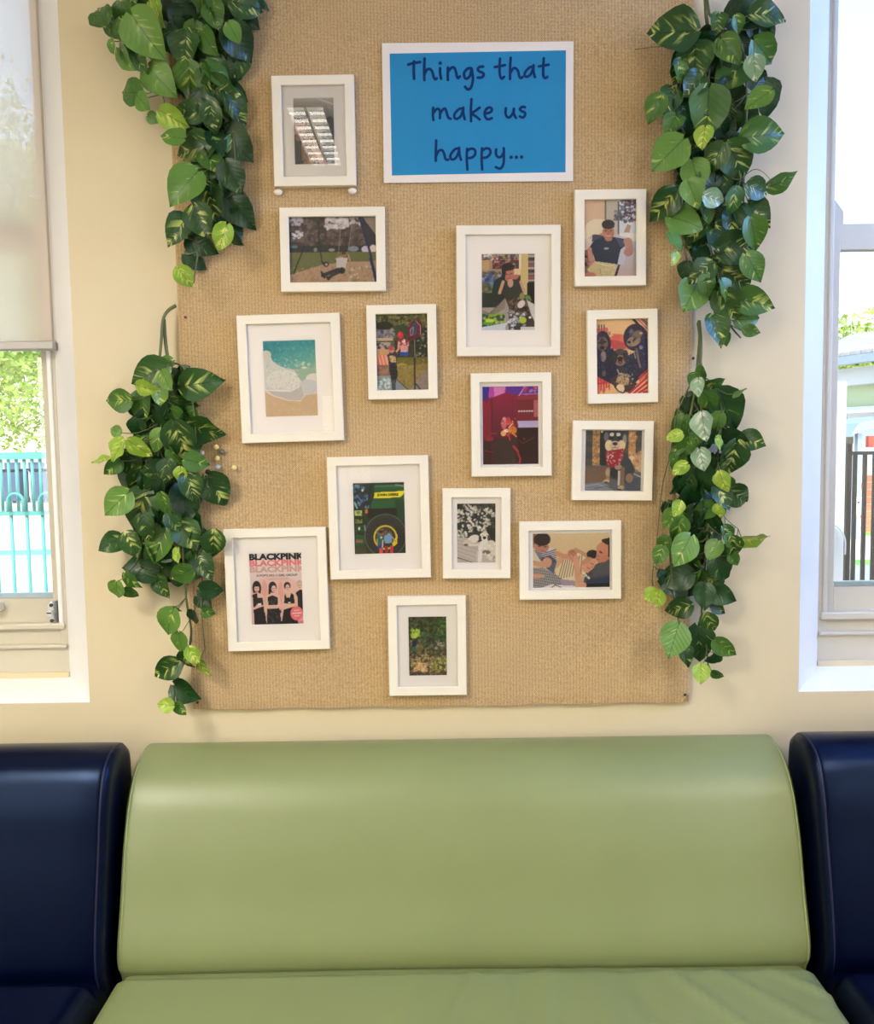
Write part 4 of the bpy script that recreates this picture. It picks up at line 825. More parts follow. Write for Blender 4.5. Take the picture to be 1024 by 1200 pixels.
def pic12():
    p = Pic((176, 180, 841, 650), 142, 100, (218, 192, 146))
    p.grad(180, 650, (222, 198, 154), (206, 178, 134)); p.rect(176, 180, 200, 300, (170, 110, 80)); p.poly([(640, 500), (841, 380), (841, 650), (600, 650)], (66, 72, 84)); p.poly([(640, 580), (841, 560), (841, 620), (640, 620)], (40, 54, 90)); p.rect(620, 615, 841, 650, (16, 24, 22)); p.poly([(700, 470), (841, 380), (841, 540), (690, 560)], (84, 84, 90))
    p.line([(545, 330), (640, 380)], 44, (196, 150, 116)); p.ell(690, 365, 50, 38, (40, 30, 34)); 
    p.poly([(176, 480), (300, 470), (440, 560), (540, 600), (540, 650), (176, 650)], (150, 146, 144))
    for i in range(24): p.line([(180 + i * 16, 480 + i * 4), (150 + i * 16, 650)], 4, (64, 60, 66)); 
    for i in range(8): p.line([(176, 500 + i * 22), (420, 540 + i * 22)], 3, (206, 200, 196))
    p.poly([(240, 650), (330, 620), (540, 632), (540, 650)], (230, 224, 214)); p.line([(340, 645), (370, 625), (420, 645)], 6, (50, 46, 50)); p.ell(215, 545, 48, 22, (206, 150, 120)); p.line([(180, 545), (270, 548)], 18, (212, 160, 128))
    p.poly([(380, 470), (460, 400), (570, 350), (640, 400), (600, 470), (560, 590), (440, 585), (370, 530)], (226, 208, 168))
    for i in range(9): p.line([(395 + i * 24, 545 - i * 5 + 28), (440 + i * 20, 412 - i * 5)], 6, (110, 90, 74))
    p.poly([(410, 575), (540, 590), (540, 630), (430, 620)], (170, 150, 170)); p.poly([(375, 470), (395, 390), (450, 400), (390, 480)], (200, 150, 120), .6)
    p.poly([(190, 320), (250, 300), (330, 300), (380, 330), (370, 430), (350, 520), (260, 470), (190, 400)], (214, 210, 206)); p.poly([(250, 390), (330, 370), (385, 420), (355, 525), (290, 480)], (90, 96, 112))
    for i in range(7): p.line([(195 + i * 8, 330 + i * 13), (300, 345 + i * 16), (375, 320 + i * 17)], 7, (44, 56, 90))
    p.poly([(176, 340), (230, 400), (240, 420), (176, 420)], (224, 206, 170)); p.line([(176, 430), (275, 452), (320, 420)], 42, (214, 158, 122)); p.ell(300, 430, 40, 44, (214, 158, 122))
    p.ell(255, 300, 62, 46, (196, 134, 112)); p.ell(258, 232, 72, 56, (50, 38, 42)); p.rect(190, 225, 326, 262, (52, 40, 42)); p.ell(235, 290, 12, 4, (70, 40, 40)); p.ell(285, 296, 12, 4, (70, 40, 40)); p.line([(250, 330), (275, 332)], 5, (150, 70, 70)); p.ell(200, 290, 14, 20, (200, 140, 114))
    p.line([(380, 350), (430, 375), (480, 385)], 40, (206, 150, 116)); p.ell(515, 355, 38, 34, (196, 128, 106)); p.ell(530, 390, 32, 42, (206, 144, 118)); p.line([(550, 400), (565, 560), (590, 640)], 52, (214, 160, 128)); p.line([(500, 340), (530, 375)], 6, (140, 80, 70)); p.line([(515, 330), (545, 365)], 6, (150, 84, 74)); p.ell(600, 630, 40, 30, (220, 160, 130))
    p.poly([(600, 440), (660, 400), (720, 400), (720, 440), (690, 480), (650, 530), (600, 490)], (222, 158, 128)); p.ell(655, 455, 58, 52, (222, 160, 130), -35); p.ell(640, 420, 50, 24, (200, 150, 110), -30); p.line([(672, 440), (698, 452)], 5, (110, 60, 50)); p.line([(645, 476), (664, 490)], 5, (110, 60, 50)); p.line([(680, 478), (696, 470)], 4, (180, 90, 90)); p.line([(610, 520), (660, 570)], 18, (230, 222, 196)); p.line([(618, 540), (650, 575)], 5, (50, 60, 50)); p.speck((620, 520, 665, 575), 8, 6, [(60, 70, 60), (240, 230, 200)], .9)
    p.poly([(730, 320), (770, 270), (841, 240), (841, 400), (800, 430), (740, 440), (718, 410)], (206, 136, 108)); p.ell(785, 320, 62, 60, (210, 142, 112)); p.poly([(765, 240), (841, 222), (841, 400), (822, 380), (825, 290), (775, 262)], (50, 36, 32)); p.ell(762, 348, 16, 7, (60, 34, 32), 30); p.line([(728, 375), (742, 385)], 7, (160, 90, 74)); p.line([(728, 405), (750, 412)], 6, (170, 80, 76)); p.noise(4); return p
def pic13():
    p = Pic((266, 275, 737, 892), 104, 142, (232, 214, 206))
    p.grad(275, 892, (236, 228, 224), (222, 180, 164)); p.ell(500, 640, 240, 170, (232, 190, 176), al=.8); p.ell(395, 620, 26, 110, (226, 150, 130), al=.6); p.ell(540, 640, 24, 120, (226, 150, 130), al=.6)
    BK = (24, 22, 26); SK = (232, 190, 170)
    p.ell(325, 575, 40, 62, BK); p.rect(290, 560, 362, 625, BK); p.ell(325, 580, 23, 28, SK); p.rect(302, 545, 348, 562, BK); p.poly([(285, 620), (330, 610), (385, 640), (380, 740), (290, 740)], SK); p.poly([(283, 630), (325, 618), (335, 700), (290, 750)], BK); p.poly([(320, 660), (380, 655), (376, 725), (325, 720)], BK); p.rect(330, 705, 360, 722, (238, 226, 220)); p.ell(308, 760, 24, 16, SK); p.poly([(288, 760), (385, 730), (402, 892), (292, 892)], BK); p.line([(380, 650), (392, 780)], 15, SK)
    p.ell(468, 570, 36, 48, BK); p.ell(478, 585, 22, 30, SK); p.line([(440, 590), (438, 625)], 18, BK); p.poly([(405, 640), (470, 618), (530, 640), (520, 760), (420, 760)], SK); p.poly([(418, 655), (465, 640), (512, 660), (508, 722), (424, 722)], BK); p.speck((420, 660, 510, 715), 12, 7, [(110, 104, 100), (60, 56, 60)], .8); p.line([(408, 650), (402, 760)], 13, SK); p.line([(525, 650), (532, 750)], 12, SK); p.poly([(412, 755), (520, 750), (540, 892), (402, 892)], (34, 30, 36)); p.speck((412, 760, 535, 890), 40, 8, [(74, 66, 76), (20, 18, 22)], .8); p.rect(425, 735, 505, 752, SK)
    p.ell(600, 562, 30, 34, BK); p.ell(603, 580, 20, 32, SK); p.poly([(560, 640), (600, 612), (670, 640), (680, 720), (650, 770), (575, 765)], SK); p.poly([(575, 620), (590, 660), (620, 665), (632, 622), (655, 640), (664, 715), (566, 712)], BK); p.rect(600, 700, 625, 712, (236, 230, 226)); p.line([(560, 660), (545, 740), (600, 800)], 13, SK); p.line([(672, 640), (684, 720), (660, 770)], 14, SK); p.poly([(560, 765), (660, 740), (690, 892), (535, 892)], BK)
    p.ell(712, 550, 24, 36, (196, 176, 160)); p.ell(712, 562, 18, 26, SK); p.poly([(672, 622), (715, 595), (737, 600), (737, 800), (690, 800), (688, 660)], BK)
    p.line([(425, 500), (612, 496)], 4, (190, 160, 156)); p.line([(430, 508), (600, 504)], 3, (206, 180, 174))
    for cx, cy in ((325, 580), (478, 585), (603, 578), (712, 562)):
        p.ell(cx - 8, cy - 3, 4, 2.5, (60, 40, 44)); p.ell(cx + 8, cy - 3, 4, 2.5, (60, 40, 44)); p.ell(cx, cy + 15, 6, 3, (180, 70, 80))
    p.ell(677, 800, 58, 62, (232, 122, 124)); p.line([(655, 775), (700, 772)], 7, (246, 214, 208)); p.line([(640, 800), (716, 797)], 9, (250, 226, 220)); p.line([(655, 822), (700, 820)], 7, (246, 214, 208)); p.rect(690, 862, 737, 892, (226, 130, 130)); p.noise(2); return p
def pic14():
    p = Pic((250, 290, 655, 905), 92, 140, (66, 72, 44))
    p.speck((250, 290, 655, 560), 320, 15, [(44, 60, 32), (90, 104, 50), (60, 50, 40), (30, 36, 26), (120, 110, 80), (76, 90, 44)], .8)
    p.speck((540, 320, 655, 560), 80, 14, [(60, 110, 40), (40, 80, 34), (96, 140, 56)], .8); p.speck((285, 430, 370, 510), 36, 17, [(176, 206, 60), (140, 176, 50), (200, 220, 90)], .85)
    for x0, y0, x1, y1 in ((400, 560, 370, 400), (410, 560, 415, 400), (420, 570, 450, 430), (430, 600, 480, 480), (380, 590, 365, 500), (520, 590, 545, 480), (540, 560, 580, 450), (500, 600, 500, 470)): p.line([(x0, y0), (x1, y1)], 12, (52, 96, 62))
    p.speck((250, 540, 655, 700), 200, 15, [(60, 66, 46), (96, 100, 60), (130, 120, 70), (40, 44, 44), (150, 134, 96)], .8); p.ell(312, 570, 24, 36, (30, 40, 76)); p.ell(312, 625, 22, 26, (50, 110, 90)); p.ell(368, 610, 40, 50, (150, 124, 70), al=.5); p.ell(540, 620, 18, 14, (150, 150, 170)); p.speck((560, 560, 650, 600), 16, 12, [(170, 160, 150)], .8)
    p.speck((250, 690, 655, 905), 300, 14, [(110, 70, 70), (176, 150, 90), (90, 80, 60), (196, 180, 110), (70, 60, 54), (150, 120, 100)], .8); p.speck((480, 720, 650, 860), 110, 12, [(196, 190, 110), (150, 150, 70), (120, 120, 60)], .8); p.speck((300, 770, 440, 860), 70, 14, [(226, 190, 130), (206, 160, 110), (240, 206, 150)], .85)
    p.rect(250, 870, 655, 905, (80, 66, 50), .4); p.noise(6); return p

# ------------------------------------------------------------------ framed photos
def quadm(name, x0, x1, z0, z1, y, m, parent):
    me = bpy.data.meshes.new(name); me.from_pydata([(x0, y, z0), (x1, y, z0), (x1, y, z1), (x0, y, z1)], [], [(0, 1, 2, 3)])
    return new_obj(name, me, m, parent)
def ringm(bm, ox, oz, prof):
    """prof: list of (inset, depth); builds a mitred rectangular ring of half size ox, oz"""
    loops = []
    for s, d in prof:
        loops.append([bm.verts.new((sx * (ox - s), -d, sz * (oz - s))) for sx, sz in ((-1, -1), (1, -1), (1, 1), (-1, 1))])
    for a, b in zip(loops[:-1], loops[1:]):
        for k in range(4): bm.faces.new((a[k], a[(k + 1) % 4], b[(k + 1) % 4], b[k]))
def print_mesh(name, pic, x0, x1, z0, z1, y, parent):
    ny, nx = pic.a.shape[:2]
    xs = np.linspace(x0, x1, nx); zs = np.linspace(z1, z0, ny)
    X, Zz = np.meshgrid(xs, zs); co = np.stack([X, np.full_like(X, y), Zz], -1).reshape(-1, 3).astype(np.float32)
    idx = np.arange(nx * ny).reshape(ny, nx)
    q = np.stack([idx[1:, :-1], idx[1:, 1:], idx[:-1, 1:], idx[:-1, :-1]], -1).reshape(-1, 4)
    me = bpy.data.meshes.new(name)
    me.vertices.add(len(co)); me.vertices.foreach_set('co', co.ravel())
    me.loops.add(q.size); me.loops.foreach_set('vertex_index', q.ravel().astype(np.int32))
    me.polygons.add(len(q)); me.polygons.foreach_set('loop_start', np.arange(0, q.size, 4, dtype=np.int32)); me.polygons.foreach_set('loop_total', np.full(len(q), 4, dtype=np.int32))
    me.update()
    ca = me.color_attributes.new('print', 'FLOAT_COLOR', 'POINT')
    c = np.clip(pic.a.reshape(-1, 3), 0, 255) / 255.0
    c = np.where(c <= .04045, c / 12.92, ((c + .055) / 1.055) ** 2.4)
    ca.data.foreach_set('color', np.concatenate([c, np.ones((len(c), 1))], 1).astype(np.float32).ravel())
    return new_obj(name, me, M_PHOTO, parent)

def text_mesh(name, s, width, height, x, z, y, m, parent, off=0.0, clip=None, spacing=1.0):
    cu = bpy.data.curves.new('txt', 'FONT'); cu.body = s; cu.size = 1; cu.offset = off; cu.space_character = spacing; cu.resolution_u = 3
    to = bpy.data.objects.new('txt', cu); COL.objects.link(to)
    bpy.context.view_layer.update()
    me = bpy.data.meshes.new_from_object(to.evaluated_get(bpy.context.evaluated_depsgraph_get()))
    bpy.data.objects.remove(to)
    co = np.zeros(len(me.vertices) * 3); me.vertices.foreach_get('co', co); co = co.reshape(-1, 3)
    lo, hi = co.min(0), co.max(0)
    nx_ = x + (co[:, 0] - lo[0]) / (hi[0] - lo[0]) * width; nz_ = z + (co[:, 1] - lo[1]) / (hi[1] - lo[1]) * height
    me.vertices.foreach_set('co', np.stack([nx_, np.full_like(nx_, y), nz_], -1).ravel())
    me.materials.clear()
    if clip is not None:
        bm = bmesh.new(); bm.from_mesh(me)
        bmesh.ops.bisect_plane(bm, geom=list(bm.verts) + list(bm.edges) + list(bm.faces), plane_co=(clip, 0, 0), plane_no=(1, 0, 0), clear_outer=True)
        bm.to_mesh(me); bm.free()
    me.update()
    me.name = name
    return new_obj(name, me, m, parent)

FRAMES = []
def framed(kind, rk, outer, opening, photo, pic, label, depth=.017):
    YF = YB - .001 - depth
    W = lambda q, Y: [P(x, y, Y) for x, y in q]
    o = W(outer, YF)
    c = sum(o, Vector()) / 4
    ux = ((o[1] - o[0]) + (o[2] - o[3])).normalized(); uz = ((o[0] - o[3]) + (o[1] - o[2])); uz.y = 0; ux.y = 0
    # mean tilt from both directions, the frame itself is a true rectangle
    a1 = math.atan2(ux.z, ux.x); a2 = math.atan2(uz.z, uz.x) - math.pi / 2
    ang = (a1 + a2) / 2
    ux = Vector((math.cos(ang), 0, math.sin(ang))); uz = Vector((-math.sin(ang), 0, math.cos(ang)))
    hw_ = ((o[1] - o[0]).dot(ux) + (o[2] - o[3]).dot(ux)) / 4; hh = ((o[0] - o[3]).dot(uz) + (o[1] - o[2]).dot(uz)) / 4
    root = empty(kind, (c.x, YB - .001, c.z)); root.rotation_euler = (0, -ang, 0)
    tag(root, label, 'picture frame', 'white photo frames on the pinboard')
    def loc(q, Y):
        r = [((p - c).dot(ux), (p - c).dot(uz)) for p in W(q, Y)]
        return (r[0][0] + r[3][0]) / 2, (r[1][0] + r[2][0]) / 2, (r[2][1] + r[3][1]) / 2, (r[0][1] + r[1][1]) / 2
    ox0, ox1, oz0, oz1 = loc(opening, YF + .001)
    fwid = (ox0 + hw_ + hw_ - ox1 + oz0 + hh + hh - oz1) / 4
    bm = bmesh.new(); e = .0012
    ringm(bm, hw_, hh, [(.002, 0), (0, .001), (0, depth - e), (e, depth), (fwid - e, depth), (fwid, depth - e), (fwid, depth - .0075), (fwid - .003, depth - .0075)])
    from_bm('frame_moulding', bm, M_FRAME, root)
    box('backing', -hw_ + .003, hw_ - .003, -.003, 0, -hh + .003, hh - .003, mat('brown_backing', (120, 95, 70), .9) if not FRAMES else FRAMES[0], root)
    if not FRAMES: FRAMES.append(bpy.data.materials['brown_backing'])
    iw, ih = hw_ - fwid, hh - fwid
    yd = depth - .0085
    px0, px1, pz0, pz1 = loc(photo, YF + .0085)
    full = (px0 < -iw + .004)
    if full: px0, px1, pz0, pz1 = -iw - .002, iw + .002, -ih - .002, ih + .002
    px0 = max(px0, -iw - .002); px1 = min(px1, iw + .002); pz0 = max(pz0, -ih - .002); pz1 = min(pz1, ih + .002)
    if not full:
        bm = bmesh.new()
        out_ = [(-iw - .003, -ih - .003), (iw + .003, -ih - .003), (iw + .003, ih + .003), (-iw - .003, ih + .003)]
        inn = [(px0, pz0), (px1, pz0), (px1, pz1), (px0, pz1)]
        Lo = [bm.verts.new((x, -yd, z)) for x, z in out_]; Li = [bm.verts.new((x, -yd, z)) for x, z in inn]
        Lb = [bm.verts.new((x + (.001 if k in (0, 3) else -.001), -yd + .0014, z + (.001 if k < 2 else -.001))) for k, (x, z) in enumerate(inn)]
        for k in range(4):
            j = (k + 1) % 4; bm.faces.new((Lo[k], Lo[j], Li[j], Li[k])); bm.faces.new((Li[k], Li[j], Lb[j], Lb[k]))
        from_bm('mat_board', bm, M_MAT, root)
    print_mesh('photo_print', pic, px0, px1, pz0, pz1, -yd + .0012, root)
    quadm('glass_pane', -iw, iw, -ih, ih, -(depth - .0055), M_GLASS if 'curly' not in label else M_GLASS_SHINY, root)
    return root, (px0, px1, pz0, pz1), yd
Z_ = lambda ox, oy, k, q: [(ox + x / k, oy + y / k) for x, y in q]
f1, _, _ = framed('picture_frame', 0, Z_(310,80,8.278,[(60,70),(862,57),(888,1135),(95,1145)]), Z_(310,80,8.278,[(158,162),(775,155),(800,1042),(188,1050)]),
       Z_(310,80,8.278,[(275,290),(668,283),(685,927),(292,935)]), pic1(), 'white frame with a photo of a person holding a curly brown dog, beside the sign')
for sx in (-.085, .082):
    bm = bmesh.new(); sphere(bm, (0, 0, 0), .009, 12, 1.1, .7, .8); o = from_bm('adhesive_dot', bm, M_FRAME, f1, True); o.location = (sx, -.008, -.1305)
framed('picture_frame', 0, Z_(320,235,7.314,[(48,62),(955,48),(963,778),(70,778)]), Z_(320,235,7.314,[(130,140),(877,135),(882,702),(145,702)]),
       Z_(320,235,7.314,[(136,180),(822,178),(828,688),(148,690)]), pic2(), 'white landscape frame with a photo of someone leaning back on a park swing')
framed('picture_frame', 0, Z_(525,255,7.057,[(65,62),(932,60),(925,1138),(75,1148)]), Z_(525,255,7.057,[(142,142),(855,138),(852,1065),(150,1070)]),
       Z_(525,255,7.057,[(275,298),(718,298),(718,930),(278,935)]), pic3(), 'large white frame with a photo of a person holding a cat among clothes')
framed('picture_frame', 0, Z_(665,215,9.6,[(80,68),(885,62),(885,1145),(85,1158)]), Z_(665,215,9.6,[(195,178),(778,175),(778,1035),(195,1045)]),
       Z_(665,215,9.6,[(195,178),(778,175),(778,1035),(195,1045)]), pic4(), 'small white frame with a photo of a person in navy shirt and beige shorts')
framed('picture_frame', 0, Z_(270,360,7.273,[(45,68),(920,48),(970,1138),(100,1158)]), Z_(270,360,7.273,[(125,148),(848,130),(890,1062),(175,1075)]),
       Z_(270,360,7.273,[(270,288),(720,275),(750,928),(302,935)]), pic5(), 'large tilted white frame with a photo of turquoise surf on a sandy beach')
framed('picture_frame', 0, Z_(420,350,9.6,[(78,72),(875,60),(888,1125),(118,1135)]), Z_(420,350,9.6,[(185,172),(768,165),(782,1018),(205,1025)]),
       Z_(420,350,9.6,[(185,172),(768,165),(782,1018),(205,1025)]), pic6(), 'small white frame with a photo of someone lifting a red ball to a hoop')
framed('picture_frame', 0, Z_(680,355,9.6,[(78,82),(872,62),(872,1112),(85,1140)]), Z_(680,355,9.6,[(192,182),(768,175),(768,1015),(195,1030)]),
       Z_(680,355,9.6,[(192,182),(768,175),(768,1015),(195,1030)]), pic7(), 'small white frame with a painting of three dark dogs on an orange ground')
framed('picture_frame', 0, Z_(545,430,8.889,[(55,68),(900,55),(898,1132),(70,1145)]), Z_(545,430,8.889,[(155,160),(802,152),(797,1045),(165,1052)]),
       Z_(545,430,8.889,[(180,200),(770,198),(762,1015),(180,1020)]), pic8(), 'white frame with a photo of bright flowers in deep red light')
framed('picture_frame', 0, Z_(665,485,9.309,[(65,75),(948,75),(920,945),(42,945)]), Z_(665,485,9.309,[(168,175),(848,175),(828,850),(155,850)]),
       Z_(665,485,9.309,[(195,178),(818,178),(800,842),(185,845)]), pic9(), 'nearly square white frame with a photo of a sitting dog in a red bandana')
r10, q10, y10 = framed('picture_frame', 0, Z_(375,525,7.274,[(52,75),(920,65),(945,1102),(92,1125)]), Z_(375,525,7.274,[(132,150),(850,142),(868,1028),(172,1048)]),
       Z_(375,525,7.274,[(275,295),(718,292),(732,898),(295,908)]), pic10(), 'large white frame with a photo of two people by the wheel of a green tractor')
framed('picture_frame', 0, Z_(510,565,10,[(80,75),(880,72),(880,1130),(92,1130)]), Z_(510,565,10,[(182,182),(770,180),(770,1018),(195,1025)]),
       Z_(510,565,10,[(250,248),(710,248),(708,945),(255,948)]), pic11(), 'small white frame with a photo of a white dog lying before white blossom')
framed('picture_frame', 0, Z_(600,600,7.314,[(62,85),(935,75),(935,745),(65,755)]), Z_(600,600,7.314,[(142,162),(858,155),(858,665),(145,675)]),
       Z_(600,600,7.314,[(175,182),(840,178),(840,645),(178,655)]), pic12(), 'white landscape frame with a photo of an adult lying down with two children')
r13, q13, y13 = framed('picture_frame', 0, Z_(255,610,7.314,[(45,75),(922,58),(960,1102),(92,1125)]), Z_(255,610,7.314,[(128,152),(850,138),(882,1030),(165,1045)]),
       Z_(255,610,7.314,[(265,280),(715,272),(738,885),(292,898)]), pic13(), 'large tilted white frame with a pink and black music poster of four women')
framed('picture_frame', 0, Z_(450,690,8.886,[(35,85),(848,75),(862,1108),(55,1118)]), Z_(450,690,8.886,[(128,182),(760,178),(770,1025),(145,1030)]),
       Z_(450,690,8.886,[(248,290),(648,288),(660,905),(260,908)]), pic14(), 'white frame with a photo of a dense green garden bed, lowest on the pinboard')
# lettering on two of the prints
M_TB = mat('print_black', (20, 18, 22), .4); M_TP = mat('print_pink', (232, 130, 132), .4); M_TG = mat('print_pale_pink', (214, 168, 160), .4); M_TD = mat('print_grey', (90, 70, 72), .4)
def on_print(root, q, yd, rect, s, x, ztop, w, h, m, off=.0, clip=True, k=0):
    X0, Y0, X1, Y1 = rect; sx = (q[1] - q[0]) / (X1 - X0); sz = (q[3] - q[2]) / (Y1 - Y0)
    return text_mesh('lettering', s, w * sx, h * sz, q[0] + (x - X0) * sx, q[3] - (ztop + h - Y0) * sz, -yd + .0009 - k * .00006, m, root, off, q[1] if clip else None)
R13 = (266, 275, 737, 892)
on_print(r13, q13, y13, R13, 'BLACKPINK', 268, 390, 500, 52, M_TG, .045, k=0)
on_print(r13, q13, y13, R13, 'BLACKPINK', 267, 335, 500, 54, M_TP, .05, k=1)
on_print(r13, q13, y13, R13, 'BLACKPINK', 266, 280, 500, 56, M_TB, .06, k=2)
on_print(r13, q13, y13, R13, "K-POP'S NO. 1 GIRL GROUP", 330, 458, 365, 20, M_TD, .02, k=3)
on_print(r10, q10, y10, (276, 295, 732, 905), 'JOHN DEERE', 488, 390, 190, 28, M_TB, .045, k=2)

# ------------------------------------------------------------------ push pins
PIN = [(253.7, 524, (236, 218, 130), 'yellow ball pin, the highest of the yellow pins by the left vine'), (260.4, 529.4, (110, 105, 98), 'dark grey ball pin just right of the highest yellow pin'),
       (254.8, 537.3, (240, 220, 140), 'yellow ball pin directly above the pale grey pin'), (255.5, 547.4, (190, 196, 190), 'pale grey ball pin below the yellow pins'),
       (274.7, 548.3, (242, 222, 146), 'yellow ball pin furthest right, standing alone'), (236.8, 530.8, (226, 190, 180), 'pale pink ball pin at the edge of the left vine'),
       (243.2, 516.5, (205, 212, 210), 'pale ball pin half under a vine leaf'), (243.8, 553, (30, 34, 30), 'black ball pin beside the lower left vine leaves')]
for px, py, c, lb in PIN:
    q = P(px, py, YB - .006)
    t = empty('ball_pin', (q.x, YB, q.z)); tag(t, lb, 'pin', 'ball pins beside the left vine')
    bm = bmesh.new(); sphere(bm, (0, -.0085, 0), .0064, 14); from_bm('pin_head', bm, mat('pin_plastic', c, .3), t, True)
    bm = bmesh.new(); cyl(bm, (0, -.004, 0), (0, .004, 0), .0006, 6); from_bm('pin_needle', bm, M_STEEL, t)
# fine wire poking out of the pinboard by the upper right vine

# ------------------------------------------------------------------ vines
def leaf_mat(name, dark, light, streak, amt, rough=.38):
    m = bpy.data.materials.new(name); m.use_nodes = True
    nt = m.node_tree; N = nt.nodes; L = nt.links; b = N['Principled BSDF']
    out = [n for n in N if n.bl_idname == 'ShaderNodeOutputMaterial'][0]
    b.inputs['Roughness'].default_value = rough; b.inputs['Specular IOR Level'].default_value = .45
    tc = N.new('ShaderNodeTexCoord'); sp = N.new('ShaderNodeSeparateXYZ'); L.new(tc.outputs['Object'], sp.inputs[0])
    oi = N.new('ShaderNodeObjectInfo')
    def mth(op, a, b_=None, c=None):
        n = N.new('ShaderNodeMath'); n.operation = op
        for i, v in enumerate((a, b_, c)):
            if v is None: continue
            if isinstance(v, (int, float)): n.inputs[i].default_value = v
            else: L.new(v, n.inputs[i])
        return n.outputs[0]
    ay = mth('ABSOLUTE', sp.outputs[1])
    rnd = mth('MULTIPLY', oi.outputs['Random'], 37.0)
    u = mth('MULTIPLY_ADD', ay, -1.05, sp.outputs[0])            # follows the side veins
    cx = N.new('ShaderNodeCombineXYZ')
    L.new(mth('MULTIPLY', u, 7.0), cx.inputs[0]); L.new(mth('MULTIPLY', sp.outputs[1], 2.6), cx.inputs[1]); L.new(rnd, cx.inputs[2])
    nz = N.new('ShaderNodeTexNoise'); nz.inputs['Scale'].default_value = 1; nz.inputs['Detail'].default_value = 3; nz.inputs['Distortion'].default_value = .7
    L.new(cx.outputs[0], nz.inputs[0])
    mr = N.new('ShaderNodeMapRange'); mr.inputs['From Min'].default_value = .60 - amt; mr.inputs['From Max'].default_value = .68 - amt
    L.new(nz.outputs[0], mr.inputs[0])
    mask = N.new('ShaderNodeMapRange'); mask.inputs['From Min'].default_value = .30; mask.inputs['From Max'].default_value = .04
    L.new(ay, mask.inputs[0])
    fac = mth('MULTIPLY', mr.outputs[0], mask.outputs[0])
    # base tone, varies a little from leaf to leaf and along the blade
    n2 = N.new('ShaderNodeTexNoise'); n2.inputs['Scale'].default_value = 2.2
    c2 = N.new('ShaderNodeCombineXYZ'); L.new(sp.outputs[0], c2.inputs[0]); L.new(sp.outputs[1], c2.inputs[1]); L.new(rnd, c2.inputs[2]); L.new(c2.outputs[0], n2.inputs[0])
    tone = mth('ADD', mth('MULTIPLY', oi.outputs['Random'], .55), mth('MULTIPLY', n2.outputs[0], .5))
    mx = N.new('ShaderNodeMix'); mx.data_type = 'RGBA'; L.new(tone, mx.inputs[0])
    mx.inputs[6].default_value = (*lin(dark), 1); mx.inputs[7].default_value = (*lin(light), 1)
    m2 = N.new('ShaderNodeMix'); m2.data_type = 'RGBA'; L.new(fac, m2.inputs[0]); L.new(mx.outputs[2], m2.inputs[6]); m2.inputs[7].default_value = (*lin(streak), 1)
    vein = N.new('ShaderNodeMapRange'); vein.inputs['From Min'].default_value = .022; vein.inputs['From Max'].default_value = .008; vein.inputs['To Max'].default_value = .55
    L.new(ay, vein.inputs[0])
    m3 = N.new('ShaderNodeMix'); m3.data_type = 'RGBA'; L.new(vein.outputs[0], m3.inputs[0]); L.new(m2.outputs[2], m3.inputs[6]); m3.inputs[7].default_value = (*lin(tuple(v * .55 for v in dark)), 1)
    L.new(m3.outputs[2], b.inputs['Base Color'])
    sv = mth('SINE', mth('MULTIPLY', mth('MULTIPLY_ADD', ay, -1.0, sp.outputs[0]), 42.0))
    bp = N.new('ShaderNodeBump'); bp.inputs['Strength'].default_value = .12; bp.inputs['Distance'].default_value = .001
    L.new(sv, bp.inputs['Height']); L.new(bp.outputs[0], b.inputs['Normal'])
    tr = N.new('ShaderNodeBsdfTranslucent'); L.new(m3.outputs[2], tr.inputs[0])
    ms = N.new('ShaderNodeMixShader'); ms.inputs[0].default_value = .12
    L.new(b.outputs[0], ms.inputs[1]); L.new(tr.outputs[0], ms.inputs[2]); L.new(ms.outputs[0], out.inputs[0])
    return m
LM = {
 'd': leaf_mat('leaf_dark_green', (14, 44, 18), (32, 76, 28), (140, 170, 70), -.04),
 's': leaf_mat('leaf_dark_streaked', (22, 58, 22), (50, 92, 32), (196, 206, 110), .05),
 'm': leaf_mat('leaf_mid_green', (46, 88, 28), (78, 122, 44), (186, 200, 96), .02),
 'l': leaf_mat('leaf_light_green', (78, 122, 44), (108, 150, 62), (196, 208, 116), .0),
 'b': leaf_mat('leaf_yellow_green', (120, 164, 46), (160, 190, 70), (222, 226, 120), .08),
 'w': leaf_mat('leaf_silvery', (120, 160, 120), (150, 180, 150), (226, 232, 214), .1, .25),
}
def leaf_mesh(vi):
    rr = random.Random(100 + vi)
    wid = rr.uniform(.40, .47); fold = rr.uniform(.05, .5); curl = rr.uniform(-.05, .42); wave = rr.uniform(.015, .06); twist = rr.uniform(-.35, .35)
    T = [0, .05, .14, .28, .44, .60, .75, .88, .96, 1.0]
    Wd = [.12, .56, .88, 1.0, .96, .82, .58, .28, .08, .0]
    vs, fs = [], []
    cols = (-1, -.55, 0, .55, 1)
    ph = rr.uniform(0, 6)
    for i, (t, w) in enumerate(zip(T, Wd)):
        for c in cols:
            y = c * w * wid
            x = t - (.11 * abs(c) ** 1.5 * max(0, 1 - t / .16)) + (.0 if abs(c) < 1 else .0)
            z = fold * abs(y) - curl * t * t + wave * math.sin(ph + t * 11 + c * 2) * abs(c) + twist * y * t * .5
            vs.append((x, y, z))
    for i in range(len(T) - 1):
        for j in range(4):
            a = i * 5 + j; fs.append((a, a + 5, a + 6, a + 1))
    me = bpy.data.meshes.new('leaf'); me.from_pydata(vs, [], fs); me.update()
    for p in me.polygons: p.use_smooth = True
    return me
LV = {}
for t in LM:
    LV[t] = []
    for k in range(5):
        me = leaf_mesh(k + 5 * 'dsmlbw'.index(t)); me.materials.append(LM[t]); LV[t].append(me)

